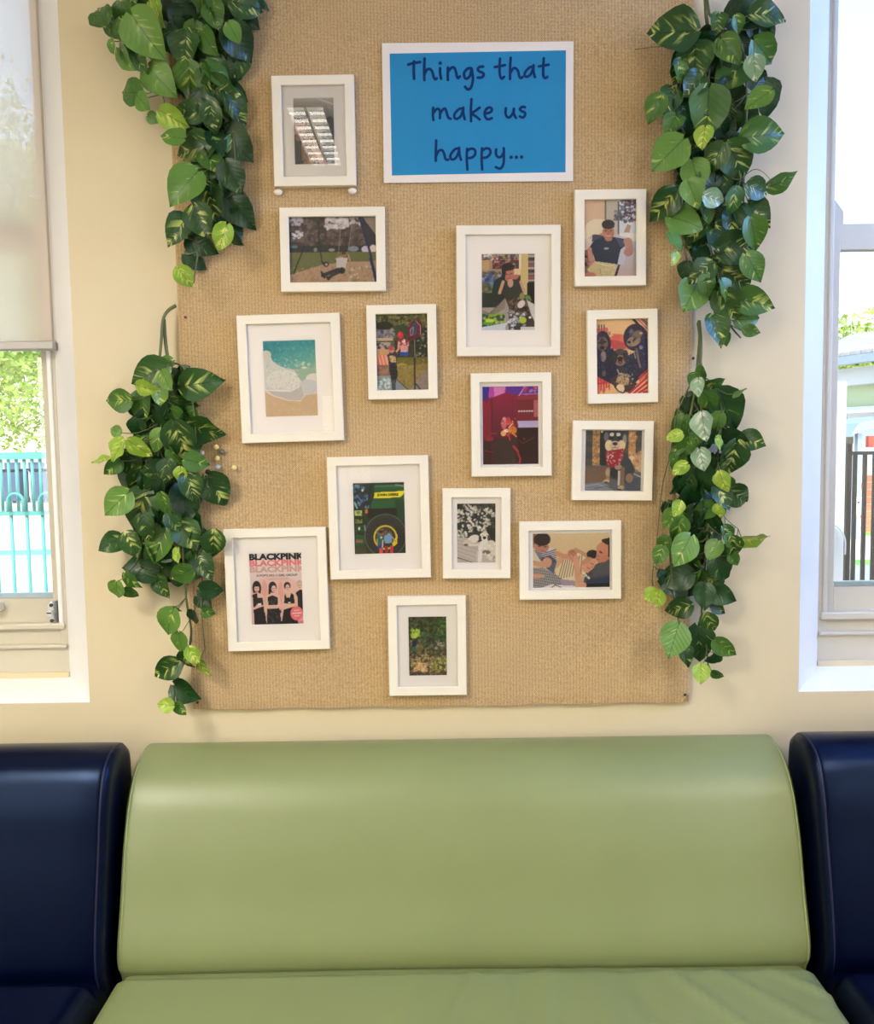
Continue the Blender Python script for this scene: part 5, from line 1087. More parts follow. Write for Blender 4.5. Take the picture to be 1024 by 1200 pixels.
def vine(label, top, strands, leaves, fill, seed):
    rr = random.Random(seed)
    rootp = P(top[0], top[1], -.03)
    root = empty('hanging_vine', rootp); tag(root, label, 'artificial vine', 'artificial vines hanging beside the pinboard')
    S = []
    for st in strands:
        w = [P(x, y, -d) for x, y, d in st[1]]
        S.append((st[0], smooth_path(w, 4)))
    items = []
    for (x, y, ang, ln, tp, *rest) in leaves:
        roll = (rest[0] + rr.uniform(-14, 14)) if rest else rr.uniform(-42, 42)
        dep = {'d': (.035, .065), 's': (.05, .09), 'm': (.055, .1), 'l': (.065, .115), 'b': (.07, .12), 'w': (.08, .12)}[tp]
        items.append((x, y, ang + rr.uniform(-5, 5), ln, tp, roll, rr.uniform(*dep)))
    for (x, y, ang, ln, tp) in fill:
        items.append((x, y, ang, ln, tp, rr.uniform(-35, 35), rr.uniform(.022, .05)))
    pet = [bmesh.new() for _ in S]
    for (x, y, ang, ln, tp, roll, dep) in items:
        c = P(x, y, -dep); L = ln * (2.0 - dep) / 1000 * 1.04
        a = R_(ang)
        tilt = rr.uniform(-.45, .4)
        X = (Vector((math.cos(a), 0, -math.sin(a))) + Vector((0, tilt, 0))).normalized()
        Nn = Vector((0, -1, 0)); Nn = (Nn - X * Nn.dot(X)).normalized()
        Yv = Nn.cross(X).normalized()
        Nn = Matrix.Rotation(R_(roll), 3, X) @ Nn; Yv = Matrix.Rotation(R_(roll), 3, X) @ Yv
        base = c - X * (L * .5)
        if base.y > -.018: base.y = -.018
        me = rr.choice(LV[tp]); o = bpy.data.objects.new('leaf', me); COL.objects.link(o)
        mw = Matrix.Identity(4)
        for i in range(3):
            mw[i][0] = X[i] * L; mw[i][1] = Yv[i] * L; mw[i][2] = Nn[i] * L; mw[i][3] = base[i]
        # keep the blade off the wall
        mny = max((mw @ v.co).y for v in me.vertices)
        if mny > -.018: 
            for _ in (0,): mw[1][3] -= mny + .018
        o.parent = root; o.matrix_parent_inverse = Matrix.Identity(4)
        o.matrix_basis = Matrix.Translation(-rootp) @ mw
        # petiole from the nearest strand point slightly above
        b0 = mw.translation.copy()
        best = None
        for si, (rad, pts) in enumerate(S):
            for p in pts:
                if p.z < b0.z - .01: continue
                d = (p - b0).length + .6 * max(0, .02 - (p.z - b0.z))
                if best is None or d < best[0]: best = (d, si, p)
        if best and best[0] < .22:
            p = best[2]; mid = p.lerp(b0, .55) + Vector((0, -.006, -.12 * best[0]))
            tube(pet[best[1]], [q - rootp for q in smooth_path([p, mid, b0 + X * L * .02], 3)], .0011, 4)
    for (rad, pts), bm in zip(S, pet):
        tube(bm, [p - rootp for p in pts], rad, 7, rad * .45)
        from_bm('stem', bm, M_STEM, root, True)
    return root
M_STEM = mat('vine_stem', (92, 100, 56), .5, var=.15, vscale=30)

def Q(ox, oy, k, lst):
    return [(ox + x / k, oy + y / k, a, l / k, *r) for (x, y, a, l, *r) in lst]
def filler(seed, path, n, types, size=(22, 34)):
    rr = random.Random(seed); out = []
    seg = []
    for i in range(len(path) - 1):
        (x0, y0, w0), (x1, y1, w1) = path[i], path[i + 1]; seg.append(abs(y1 - y0) * (w0 + w1))
    tot = sum(seg)
    for _ in range(n):
        r = rr.uniform(0, tot); i = 0
        while r > seg[i] and i < len(seg) - 1: r -= seg[i]; i += 1
        (x0, y0, w0), (x1, y1, w1) = path[i], path[i + 1]; t = rr.random()
        w = w0 + (w1 - w0) * t
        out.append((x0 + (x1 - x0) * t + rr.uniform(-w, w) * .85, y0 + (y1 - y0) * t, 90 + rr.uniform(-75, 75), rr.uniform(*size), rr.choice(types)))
    return out

# lower left vine
BL = Q(100, 400, 5.456, [(400,215,155,250,'s'),(740,268,-8,245,'s',5),(200,380,178,165,'m',0),(350,415,100,190,'m'),(390,305,20,130,'b',40),(515,255,60,140,'l',35),(188,570,200,85,'l',0),
 (470,350,80,130,'b'),(540,430,80,200,'s'),(330,560,100,130,'d'),(420,540,95,200,'d'),(760,580,28,225,'s',25),(350,690,35,170,'b',10),(455,640,115,150,'l',15),(610,650,85,260,'s',5),
 (205,700,120,160,'b',35),(95,765,170,110,'b',50),(170,810,130,130,'m'),(300,800,65,220,'s',5),(430,825,175,150,'s'),(720,775,18,160,'m',10),(265,890,105,140,'d'),(195,1040,140,200,'l',5),
 (345,1070,105,250,'s',0),(840,960,60,220,'s',0),(605,865,100,110,'b'),(680,940,75,190,'s'),(500,1050,80,150,'m'),(640,1040,85,250,'d'),(440,930,110,200,'d'),(540,970,90,200,'d'),
 (560,560,80,180,'d'),(640,760,100,170,'d'),(460,740,90,150,'d'),(570,740,60,130,'m'),(500,160,150,130,'m'),(590,480,100,140,'d'),(700,650,60,150,'d'),(520,830,80,140,'s')]) + \
 Q(100, 600, 4.8, [(140,182,150,140,'s',0),(258,188,60,150,'s',10),(335,90,85,150,'s',0),(410,185,115,215,'m',5),(315,310,190,200,'d',10),(440,240,150,120,'d'),(580,135,55,180,'s'),(718,190,100,165,'s',0),
 (668,305,60,155,'s',0),(172,445,105,115,'l',5),(252,390,50,115,'m'),(258,460,40,90,'m'),(530,355,160,150,'m',0),(430,425,60,135,'s'),(708,442,12,130,'d',0),(672,508,30,110,'d'),(695,568,20,80,'m'),
 (468,625,110,165,'l',5),(518,250,90,90,'b'),(515,550,45,60,'l'),(600,600,100,100,'d'),(533,740,90,130,'l',15),(450,890,155,170,'s',0),(572,845,75,130,'s'),(610,812,60,110,'b'),(657,880,65,105,'b',40),
 (560,1018,35,165,'d',0),(447,1085,185,100,'b',10),(533,1112,45,85,'m'),(480,60,95,150,'d'),(600,60,80,150,'d'),(380,60,90,130,'d'),(350,235,70,110,'d'),(500,60,60,120,'s')])
vine('leafy pothos vine at lower left, hanging from a bare looped stem beside the ball pins', (207, 358),
     [(.0042, [(206, 358, .022), (197, 364, .03), (191, 375, .04), (189, 400, .045), (187, 430, .05), (190, 480, .05), (185, 540, .05), (175, 600, .05), (160, 660, .05)]),
      (.0045, [(192, 374, .035), (194, 400, .035), (197, 420, .035), (204, 450, .04), (208, 490, .04), (212, 560, .04), (214, 640, .045), (218, 700, .04), (224, 750, .04), (206, 800, .04), (205, 820, .04)]),
      (.0022, [(200, 425, .04), (214, 430, .05), (222, 455, .05), (228, 490, .06), (232, 560, .06), (238, 640, .05), (236, 700, .04), (240, 760, .035)])],
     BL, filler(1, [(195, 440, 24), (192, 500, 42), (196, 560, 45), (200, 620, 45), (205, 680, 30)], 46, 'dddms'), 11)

# lower right vine
BR = Q(745, 430, 6.206, [(670,315,60,310,'d',8),(575,130,0,150,'m',60),(770,190,-6,120,'l',62),(450,150,100,130,'w',40),(855,545,25,180,'s',5),(720,540,20,200,'d',5),(705,680,95,260,'s',10),(755,950,28,220,'s',10),
 (275,505,160,120,'b',25),(495,440,80,200,'w',55),(590,405,110,140,'l',50),(480,680,80,160,'w',30),(320,680,70,150,'m',20),(315,745,150,130,'b',20),(430,870,85,300,'d',5),(300,860,120,160,'d'),
 (630,840,75,150,'b',25),(640,950,60,190,'s'),(495,1050,145,160,'m',10),(300,1035,110,120,'b'),(255,1110,120,160,'l',20),(540,1130,100,170,'d'),(400,455,100,160,'m'),(355,590,110,160,'m'),(600,560,60,110,'b'),
 (440,330,95,200,'d'),(535,260,70,160,'m',40),(612,1050,75,110,'b',40),(560,770,90,220,'d'),(520,560,80,180,'d'),(650,620,80,160,'d'),(370,960,100,200,'d'),(500,950,95,200,'d'),(330,420,110,140,'m'),(440,540,90,150,'m'),
 (300,600,120,120,'m'),(560,430,100,150,'d'),(480,60,80,120,'m',45),(420,100,110,120,'m',50),(400,1110,90,150,'d'),(330,1120,80,130,'m')]) + \
 Q(745, 600, 5.715, [(315,265,120,230,'l',5),(810,182,-2,195,'b',58),(618,160,60,140,'s'),(660,245,70,160,'s'),(515,262,115,145,'l',25),(565,385,70,185,'d',0),(660,320,60,95,'m'),(240,430,165,220,'d',5),(158,295,110,130,'m'),
 (195,240,100,150,'m',40),(95,560,130,105,'b',15),(147,585,95,130,'b',30),(460,570,90,180,'d'),(585,560,20,185,'d',5),(278,650,160,180,'s',5),(285,560,100,130,'d'),(400,430,120,120,'d'),(500,745,60,150,'s'),
 (550,650,40,110,'d'),(252,868,115,235,'l',3),(430,890,85,250,'d',5),(600,915,45,165,'m',5),(345,965,70,140,'s'),(528,985,140,110,'d'),(435,1090,100,130,'b',5),(550,1092,30,90,'m',25),(390,60,90,150,'d'),(470,80,80,160,'d'),
 (280,120,100,170,'m'),(540,90,60,140,'d'),(440,200,90,140,'d'),(350,350,100,160,'d'),(180,440,80,100,'d'),(640,200,50,120,'m')])
vine('leafy pothos vine at lower right, draped over the edge of the pinboard', (818, 378),
     [(.0042, [(818, 378, .03), (820, 395, .03), (818, 420, .035), (817, 440, .04), (822, 480, .05), (825, 540, .05), (830, 600, .05), (826, 660, .05), (822, 720, .04), (828, 760, .04), (830, 790, .04)]),
      (.004, [(819, 376, .03), (821, 400, .045), (820, 430, .05), (812, 470, .05), (800, 530, .05), (790, 580, .05), (785, 640, .05), (790, 700, .05), (797, 740, .05), (790, 760, .05)]),
      (.0016, [(815, 440, .05), (795, 480, .05), (786, 530, .045), (776, 570, .04), (769, 640, .035), (764, 680, .035), (768, 700, .04)]),
      (.0016, [(820, 440, .04), (835, 450, .06), (845, 480, .06), (840, 560, .06), (845, 600, .05), (865, 620, .05)])],
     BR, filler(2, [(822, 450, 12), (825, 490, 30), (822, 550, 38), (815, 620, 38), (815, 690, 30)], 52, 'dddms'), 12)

# upper right vine
TR = Q(740, 0, 5.12, [(235,195,180,265,'s',0),(690,75,-10,210,'d',0),(830,80,8,200,'s',5),(520,140,100,120,'m',10),(605,185,80,110,'d'),(470,235,160,150,'d',0),(325,310,120,160,'d'),(380,365,95,230,'s',10),
 (605,430,140,240,'m',5),(800,315,35,190,'m',5),(690,225,80,160,'d'),(820,215,60,130,'d'),(590,300,60,180,'m'),(740,410,80,130,'w',10),(480,440,90,210,'d',5),(360,520,135,165,'s',0),(270,440,110,140,'s'),
 (460,680,95,270,'m',5),(320,680,80,200,'s'),(230,600,110,160,'s'),(138,655,120,155,'m',5),(615,610,30,220,'d',5),(755,600,145,160,'l',20),(825,590,75,190,'d',5),(700,710,60,150,'d'),(805,808,-4,250,'m',0),
 (240,745,115,140,'m',20),(430,830,105,130,'b',20),(212,935,135,230,'l',5),(560,780,80,160,'d'),(640,420,70,160,'d'),(540,560,100,150,'d'),(760,500,60,150,'d'),(420,590,90,150,'d'),(660,860,60,130,'d'),(300,440,60,120,'m'),
 (540,330,60,140,'m'),(770,170,30,150,'d'),(640,150,60,100,'m')]) + \
 Q(740, 190, 5.12, [(390,80,75,180,'l',15),(372,190,70,160,'l',20),(500,-20,120,170,'s',10),(640,0,55,230,'s',0),(190,265,130,205,'s',0),(330,350,20,200,'l',0),(500,220,20,130,'w',20),(765,165,20,160,'s'),(910,125,-8,160,'m',64),
 (770,300,50,180,'s',0),(450,300,60,140,'m'),(500,345,100,120,'d'),(600,360,90,160,'s',0),(740,435,70,190,'m',5),(650,510,5,240,'s',0),(512,480,80,170,'s',0),(372,435,140,140,'s'),(262,480,60,130,'l'),(255,580,100,90,'b'),
 (412,570,85,130,'d'),(420,655,140,160,'s',5),(325,660,95,110,'d',30),(740,635,55,180,'m',0),(632,705,40,190,'s',5),(748,842,12,215,'m',0),(352,812,115,215,'l',0),(705,945,5,160,'m',30),(722,1012,20,95,'m',0),
 (578,860,50,195,'s',10),(522,1000,75,185,'s',0),(500,795,60,120,'d'),(570,770,60,130,'m'),(455,740,80,130,'m'),(560,150,90,160,'d'),(460,130,90,170,'d'),(620,240,80,150,'m'),(680,330,60,140,'d'),(320,170,100,140,'d'),(560,1060,90,80,'m'),
 (460,30,80,180,'d'),(550,60,100,170,'d')])
vine('leafy pothos vine at upper right, beside the window', (826, -12),
     [(.0042, [(826, -12, .03), (827, 15, .03), (829, 35, .04), (830, 90, .05), (828, 150, .05), (826, 210, .05), (828, 270, .05), (840, 320, .05), (845, 350, .05), (855, 380, .05), (868, 396, .05)]),
      (.0034, [(828, -12, .03), (830, 10, .045), (834, 20, .05), (850, 30, .06), (868, 50, .06), (875, 110, .06), (872, 190, .05), (870, 260, .05), (860, 330, .05), (845, 370, .045)]),
      (.002, [(826, 30, .04), (805, 60, .06), (795, 120, .05), (790, 200, .05), (797, 260, .05), (805, 310, .045), (812, 360, .04)]),
      (.0009, [(744, 58, .045), (768, 55, .04), (790, 54, .04), (812, 48, .045)]),
      (.0012, [(868, 210, .06), (882, 199, .07), (893, 201, .07), (903, 211, .07)])],
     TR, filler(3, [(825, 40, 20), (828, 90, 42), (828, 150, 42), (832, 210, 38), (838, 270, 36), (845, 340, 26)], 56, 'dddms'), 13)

# upper left vine
TL = Q(100, 0, 4.876, [(82,80,235,170,'m',5),(148,165,70,115,'m',20),(222,95,80,140,'m',10),(230,185,75,145,'m',0),(345,205,60,260,'l',25),(155,270,80,80,'l',40),(215,335,70,150,'l',45),(290,335,60,160,'m',0),
 (430,460,50,200,'l',15),(245,522,190,165,'m',0),(335,590,50,115,'l',10),(390,675,20,75,'l',0),(510,682,30,165,'b',25),(580,640,175,160,'s',0),(500,70,100,200,'d',0),(415,70,75,190,'b',40),(330,40,75,150,'d'),
 (480,230,110,140,'d'),(570,290,100,190,'s',0),(640,60,85,190,'d'),(740,90,70,150,'m'),(770,40,60,160,'m'),(920,105,35,150,'d',0),(850,190,60,115,'l',10),(885,250,50,200,'d',5),(925,30,10,170,'s',10),
 (720,320,30,185,'d',5),(760,410,45,180,'s',5),(600,480,95,190,'m',5),(685,460,80,160,'m',40),(790,520,20,170,'s',5),(850,625,60,190,'s',0),(712,650,75,155,'s',5),(560,120,90,180,'d'),(700,160,80,180,'d'),(800,140,80,160,'d'),
 (640,400,80,150,'d'),(740,560,80,160,'d'),(690,240,70,150,'m'),(450,20,90,150,'d'),(560,10,90,150,'d'),(680,0,60,140,'m'),(840,20,60,150,'d'),(990,10,10,120,'d'),(250,-30,60,120,'m'),(620,200,100,130,'m')]) + \
 Q(0, 0, 3.303, [(740,432,190,112,'s',0),(745,572,165,140,'s',5),(665,530,190,92,'l',15),(915,560,50,145,'d',0),(908,420,60,115,'s'),(820,460,80,100,'s'),(840,560,60,100,'d'),(707,722,135,155,'l',0),(905,692,60,125,'d',0),
 (850,680,80,110,'m'),(820,792,75,135,'s',0),(932,825,45,145,'d',0),(685,888,120,125,'s',0),(780,862,70,125,'s',0),(860,922,110,100,'b',5),(905,880,40,105,'d'),(912,927,50,65,'d'),(780,950,30,115,'d',0),
 (757,1012,30,85,'d',0),(717,1076,55,85,'b',5),(738,320,100,115,'d',0),(830,230,60,120,'d'),(850,290,40,115,'m'),(852,352,20,125,'s'),(790,640,80,110,'d'),(860,760,80,110,'d'),(770,700,60,100,'m'),(820,620,50,110,'m')])
vine('leafy pothos vine at upper left, cut by the top of the picture', (235, -30),
     [(.004, [(235, -30, .03), (232, 10, .04), (236, 60, .05), (244, 120, .05), (250, 180, .05), (252, 230, .045), (245, 270, .04), (232, 300, .04), (227, 332, .04)]),
      (.003, [(250, -30, .03), (262, 20, .05), (268, 80, .05), (272, 140, .05), (276, 200, .045), (272, 250, .04), (268, 280, .04)]),
      (.002, [(160, -30, .03), (152, -5, .05), (146, 15, .05), (150, 45, .05), (178, 70, .05), (176, 85, .05), (190, 110, .05), (192, 125, .05), (182, 135, .04)]),
      (.0025, [(210, -30, .03), (205, 20, .05), (212, 70, .05), (222, 110, .05), (226, 150, .045)])],
     TL, filler(4, [(245, -10, 50), (245, 40, 45), (245, 90, 38), (250, 150, 30), (252, 210, 24), (248, 270, 16)], 60, 'dddms'), 14)
# the dry wire-like tendril is a thing of its own poking from the upper right vine
# ------------------------------------------------------------------ sofas
def offset_profile(prof, d):
    n = len(prof); out = []
    ar = sum(prof[i][0] * prof[(i + 1) % n][1] - prof[(i + 1) % n][0] * prof[i][1] for i in range(n))
    sg = 1 if ar > 0 else -1
    for i in range(n):
        a = Vector(prof[i - 1]); b = Vector(prof[i]); c = Vector(prof[(i + 1) % n])
        t = ((b - a).normalized() + (c - b).normalized())
        if t.length < 1e-6: t = (c - b)
        t.normalize(); nrm = Vector((-t.y, t.x)) * sg
        q = b + nrm * d; out.append((q.x, q.y))
    return out
def cat2(pts, k=4):
    v = smooth_path([(p[0], p[1], 0) for p in pts], k); return [(p.x, p.y) for p in v]
def sofa(label, x0, x1, fp_, bp_, zseat, mv, mp, yj, corner=.018, seed=1, folds=None, piping=True):
    rr = random.Random(seed)
    cx_ = (x0 + x1) / 2; W = (x1 - x0) / 2
    t = empty('sofa_module', (cx_, -.4, 0)); tag(t, label, 'sofa', 'modular waiting room sofas')
    oy = .4
    front = cat2(fp_, 5)
    prof = front + cat2(bp_[:3], 3) + bp_[3:]
    # back bolster: profile swept along x, softened at both ends
    bm = bmesh.new(); rings = []
    stations = []
    for k in range(6):
        a = k / 5 * math.pi / 2; stations.append((-W + corner * (1 - math.sin(a)) , corner * (1 - math.sin(a)) if False else corner * (1 - math.sin(a))))
    stations = [(-W + corner * (1 - math.cos(k / 5 * math.pi / 2)), corner * (1 - math.sin(k / 5 * math.pi / 2))) for k in range(6)]
    mids = [(-W + corner + (2 * W - 2 * corner) * i / 28, 0) for i in range(1, 28)]
    st = stations + mids + [(-x, d) for x, d in stations[::-1]]
    for x, d in st:
        pr = offset_profile(prof, d) if d > 1e-6 else prof
        rings.append([bm.verts.new((x, p[0] + oy + .0025 * math.sin(x * 5 + p[1] * 6) * (1 if p[0] < -.05 else 0), p[1])) for p in pr])
    n = len(prof)
    for a, b in zip(rings[:-1], rings[1:]):
        for k in range(n): bm.faces.new((a[k], a[(k + 1) % n], b[(k + 1) % n], b[k]))
    bm.faces.new(rings[0]); bm.faces.new(rings[-1][::-1])
    bmesh.ops.recalc_face_normals(bm, faces=bm.faces)
    bk = from_bm('backrest', bm, mv, t, True)
    for e in (-1, 1):
        bm = bmesh.new()
        k = min(range(len(front)), key=lambda i: abs(front[i][1] - zseat))
        fp = [p for p in prof[:len(front) + 3]]
        po = offset_profile(prof, corner * .12)
        tube(bm, [(e * (W - corner * .55), po[i][0] + oy, po[i][1]) for i in range(len(fp))], .0022, 6)
        from_bm('piping', bm, mp, bk, True)
    # seat cushion
    y0s, y1s = -.86, yj + .06
    nx, ny = 110, 70; bm = bmesh.new(); r = .035
    grid = []
    for j in range(ny + 1):
        row = []
        y = y0s + (y1s - y0s) * j / ny
        for i in range(nx + 1):
            x = -W + .003 + (2 * W - .006) * i / nx
            z = zseat + .004 * math.sin((x / W + 1) * math.pi / 2)
            ed = min(x + W - .003, W - .003 - x)
            if ed < r: z -= r - math.sqrt(max(0, r * r - (r - ed) ** 2))
            if y - y0s < .06: q = .06 - (y - y0s); z -= .06 - math.sqrt(max(0, .06 ** 2 - q * q))
            # the cushion sinks where the back bolster presses on it
            dj = (y - (yj - .02))
            if dj > -.012: z -= .020 * min(1, (dj + .012) / .022) ** 1.3
            if folds:
                for fx, fy, ang, ln, wd, amp in folds:
                    ca, sa = math.cos(ang), math.sin(ang); u = (x - fx) * ca + (y - fy) * sa; v = -(x - fx) * sa + (y - fy) * ca
                    z += amp * math.exp(-(v / wd) ** 2) * math.exp(-((u - ln / 2) / (ln / 2)) ** 4)
            row.append(bm.verts.new((x, y + oy, z)))
        grid.append(row)
    for j in range(ny):
        for i in range(nx): bm.faces.new((grid[j][i], grid[j][i + 1], grid[j + 1][i + 1], grid[j + 1][i]))
    edge = [grid[0][i] for i in range(nx + 1)] + [grid[j][nx] for j in range(1, ny + 1)] + [grid[ny][i] for i in range(nx - 1, -1, -1)] + [grid[j][0] for j in range(ny - 1, 0, -1)]
    low = [bm.verts.new((v.co.x, v.co.y, .15)) for v in edge]; m_ = len(edge)
    for k in range(m_): bm.faces.new((edge[k], low[k], low[(k + 1) % m_], edge[(k + 1) % m_]))
    bm.faces.new(low)
    bmesh.ops.recalc_face_normals(bm, faces=bm.faces)
    from_bm('seat_cushion', bm, mv, t, True)
    box('plinth', -W + .04, W - .04, -.80 + oy, -.12 + oy, .0, .15, M_BLACKF, t)
    return t
YJ = -.30
FP_G = [(-.262, .335), (-.280, .395), (-.296, .425), (-.294, .47), (-.270, .55), (-.247, .64), (-.226, .70), (-.204, .747), (-.174, .785), (-.137, .811), (-.09, .824), (-.055, .822), (-.034, .815)]
BP_G = [(-.020, .800), (-.013, .77), (-.012, .45), (-.012, .14), (-.20, .14)]
FP_N = [(-.30, .335), (-.32, .40), (-.331, .435), (-.328, .50), (-.308, .60), (-.290, .68), (-.270, .77), (-.246, .825), (-.212, .852), (-.172, .860), (-.135, .854)]
BP_N = [(-.112, .838), (-.102, .81), (-.098, .7), (-.09, .4), (-.09, .14), (-.24, .14)]
gx0, gx1 = P(135, 1100, YJ + .01).x, P(952, 1100, YJ + .01).x
folds = []
_r = random.Random(5)
for (px, py, ang, ln, w, a) in ((560, 1140, 250, .30, .012, .004), (640, 1140, 262, .28, .015, .004), (720, 1135, 285, .32, .014, -.004), (770, 1132, 300, .26, .012, .005), (820, 1130, 310, .26, .012, .004),
                                (880, 1132, 318, .22, .010, .004), (600, 1135, 275, .22, .010, -.003), (500, 1140, 255, .25, .018, .0025), (690, 1138, 272, .3, .02, .003)):
    q = P(px, py, YJ); folds.append((q.x - (gx0 + gx1) / 2, YJ - .01, R_(ang), ln, w, a * 1.7))
sofa('sage green vinyl sofa with a rounded high back, in the centre under the pinboard', gx0, gx1, FP_G, BP_G, .425, M_GREEN, M_PIPING_G, YJ, .018, 1, folds)
sofa('dark navy vinyl sofa at the left, under the window with the blind', -2.2, gx0 - .016, FP_N, BP_N, .435, M_NAVY, M_PIPING_N, YJ - .03, .022, 2)
sofa('dark navy vinyl sofa at the right, under the window onto the yard', gx1 + .016, 2.2, FP_N, BP_N, .435, M_NAVY, M_PIPING_N, YJ - .03, .022, 3)

# ------------------------------------------------------------------ outdoors
tag(box('ground', -30, 30, .4, 60, -.1, 0, M_CONC), 'pale sunlit pavement outside the windows', kind='structure')
def obox(name, px0, px1, r0, r1, Y, depth, m, parent=None, x0=None, x1=None, z0=None, z1=None, bevel=0):
    a, b = P(px0, r0, Y), P(px1, r1, Y)
    X0 = a.x if x0 is None else x0; X1 = b.x if x1 is None else x1
    Z1 = a.z if z1 is None else z1; Z0 = b.z if z0 is None else z0
    return box(name, X0, X1, Y, Y + depth, Z0, Z1, m, parent, bevel)
# --- left: aqua fence with hoops
YF_ = 2.4
fence = empty('aqua_fence', (P(30, 600, YF_).x, YF_, 0)); tag(fence, 'aqua metal railing fence with hoops, outside the left window', 'fence')
fx, fy = fence.location.x, YF_
zt0, zt1 = P(30, 530, YF_).z, P(30, 538, YF_).z
zm0, zm1 = P(30, 599, YF_).z, P(30, 604, YF_).z
xa, xb = -5.2, -1.35
def fb(name, x0, x1, y0, y1, z0, z1): return box(name, x0 - fx, x1 - fx, y0 - fy, y1 - fy, z0, z1, M_AQUA, fence)
fb('rail', xa, xb, YF_ - .02, YF_ + .02, zt1, zt0); fb('rail', xa, xb, YF_ - .015, YF_ + .015, zm1, zm0); fb('rail', xa, xb, YF_ - .015, YF_ + .015, .08, .11)
sp = 18.4 / 1000 * (YF_ + 2)
x_first = P(15.5, 650, YF_).x
k = 0
x = x_first - sp * 40
while x < xb:
    if x > xa:
        bm = bmesh.new(); cyl(bm, (0, 0, .1), (0, 0, zm1), .009, 8); o = from_bm('bar', bm, M_AQUA, fence, True); o.location = (x - fx, 0, 0)
        for dx in (0, sp / 2):
            bm = bmesh.new(); cyl(bm, (0, 0, zm0), (0, 0, zt1), .008, 8); o = from_bm('bar', bm, M_AQUA, fence, True); o.location = (x - fx + dx, 0, 0)
        if k % 2 == 0:
            bm = bmesh.new(); hh_ = P(30, 578, YF_).z; rr_ = sp * .5
            arc = [(-rr_, -.03, zm0)] + [(-rr_ * math.cos(a), -.03, hh_ - rr_ + rr_ * math.sin(a)) for a in np.linspace(0, math.pi, 11)] + [(rr_, -.03, zm0)]
            tube(bm, arc, .008, 8); o = from_bm('hoop', bm, M_AQUA, fence, True); o.location = (x - fx + sp * .5, 0, 0)
    x += sp; k += 1
# things seen behind the aqua fence
lw = empty('low_wall', (-8, 8, 0)); tag(lw, 'low pale rendered wall with a green rail, behind the aqua fence', 'wall')
box('render', -8, 4.2, 0, .2, 0, P(30, 655, 8).z, M_CONC, lw); box('green_rail', -8, 4.2, -.03, .03, P(30, 650, 8).z, P(30, 645, 8).z, M_AQUA, lw)
bm = bmesh.new(); bx(bm, 0, .6, 0, .7, 0, .95, .03); bx(bm, -.03, .63, -.03, .73, .95, 1.02, .02); 
for i, (px, lb) in enumerate(((4, 'blue grey wheeled bin behind the aqua fence, at the picture edge'), (37, 'blue grey wheeled bin behind the aqua fence, nearest the window frame'))):
    q = P(px, 600, 24)
    tt = empty('wheeled_bin', (q.x, 24, 0)); tag(tt, lb, 'bin', 'bins behind the aqua fence')
    bm = bmesh.new(); bx(bm, 0, .55, 0, .6, .06, .98, .03); from_bm('bin_body', bm, M_BIN, tt)
    bm = bmesh.new(); bx(bm, -.03, .58, -.04, .64, .98, 1.05, .02); from_bm('lid', bm, M_BLACKF, tt)
    for sx in (.06, .49):
        bm = bmesh.new(); cyl(bm, (sx - .03, .6, .09), (sx + .03, .6, .09), .09, 12); from_bm('wheel', bm, M_BLACKF, tt)
shed = empty('low_shed', (-17, 28, 0)); tag(shed, 'pale low shed with dark windows, far behind the aqua fence', 'building')
box('wall', -6, 6, 0, 3, 0, 1.45, M_OFFW, shed)
for i in range(14): box('window_pane', -5.7 + i * .84, -5.15 + i * .84, -.02, .02, .85, 1.2, M_BIN, shed)
box('roof', -6.2, 6.2, -.3, 3.2, 1.45, 1.55, M_GUTTER, shed)

def tree(label, loc, trunk_h, cr, cz, n, m, size, seed, sx=1.0):
    rr = random.Random(seed)
    t = empty('tree', loc); tag(t, label, 'tree', 'trees outside')
    bm = bmesh.new(); tube(bm, [(0, 0, 0), (.08, 0, trunk_h * .5), (-.05, .05, trunk_h)], .16, 8, .1)
    for k in range(9):
        a = rr.uniform(0, 6.28); l = cr * rr.uniform(.5, .9); h = rr.uniform(.2, 1.1) * cz
        tube(bm, [(-.02, 0, trunk_h * rr.uniform(.6, 1)), (math.cos(a) * l * .5 * sx, math.sin(a) * l * .5, trunk_h + h * .4), (math.cos(a) * l * sx, math.sin(a) * l, trunk_h + h)], .05, 5, .015)
    from_bm('trunk', bm, M_BARK, t, True)
    vs, fs = [], []
    clumps = [(rr.uniform(-1, 1) * cr * sx, rr.uniform(-1, 1) * cr * .7, trunk_h + rr.uniform(-.2, 1.6) * cz, rr.uniform(.3, .6) * cr) for _ in range(34)]
    for i in range(n):
        c = rr.choice(clumps); d = Vector((rr.gauss(0, 1), rr.gauss(0, 1), rr.gauss(0, 1))).normalized() * c[3] * rr.uniform(.5, 1)
        p = Vector(c[:3]) + d; a = Vector((rr.gauss(0, 1), rr.gauss(0, 1), rr.gauss(0, 1))).normalized(); b = a.orthogonal().normalized(); s = size * rr.uniform(.6, 1.4)
        k = len(vs); vs += [tuple(p - a * s), tuple(p + b * s * .45), tuple(p + a * s), tuple(p - b * s * .45)]; fs.append((k, k + 1, k + 2, k + 3))
    me = bpy.data.meshes.new('foliage'); me.from_pydata(vs, [], fs); me.update()
    o = new_obj('foliage', me, m, t); o['kind'] = 'stuff'
    return t
tree('sunlit yellow green tree outside the left window, nearest the window frame', (-6.1, 8.0, 0), 2.6, 1.9, 1.5, 40000, M_TREE, .04, 21)
tree('pale green tree outside the left window, behind the blind', (-9.2, 19.5, 0), 3.6, 3.4, 2.6, 16000, M_TREE2, .11, 22)
tree('bushy green tree above the tiled roof outside the right window', (13.5, 26, 0), 3.1, 2.8, 1.3, 6000, M_TREE, .16, 23)
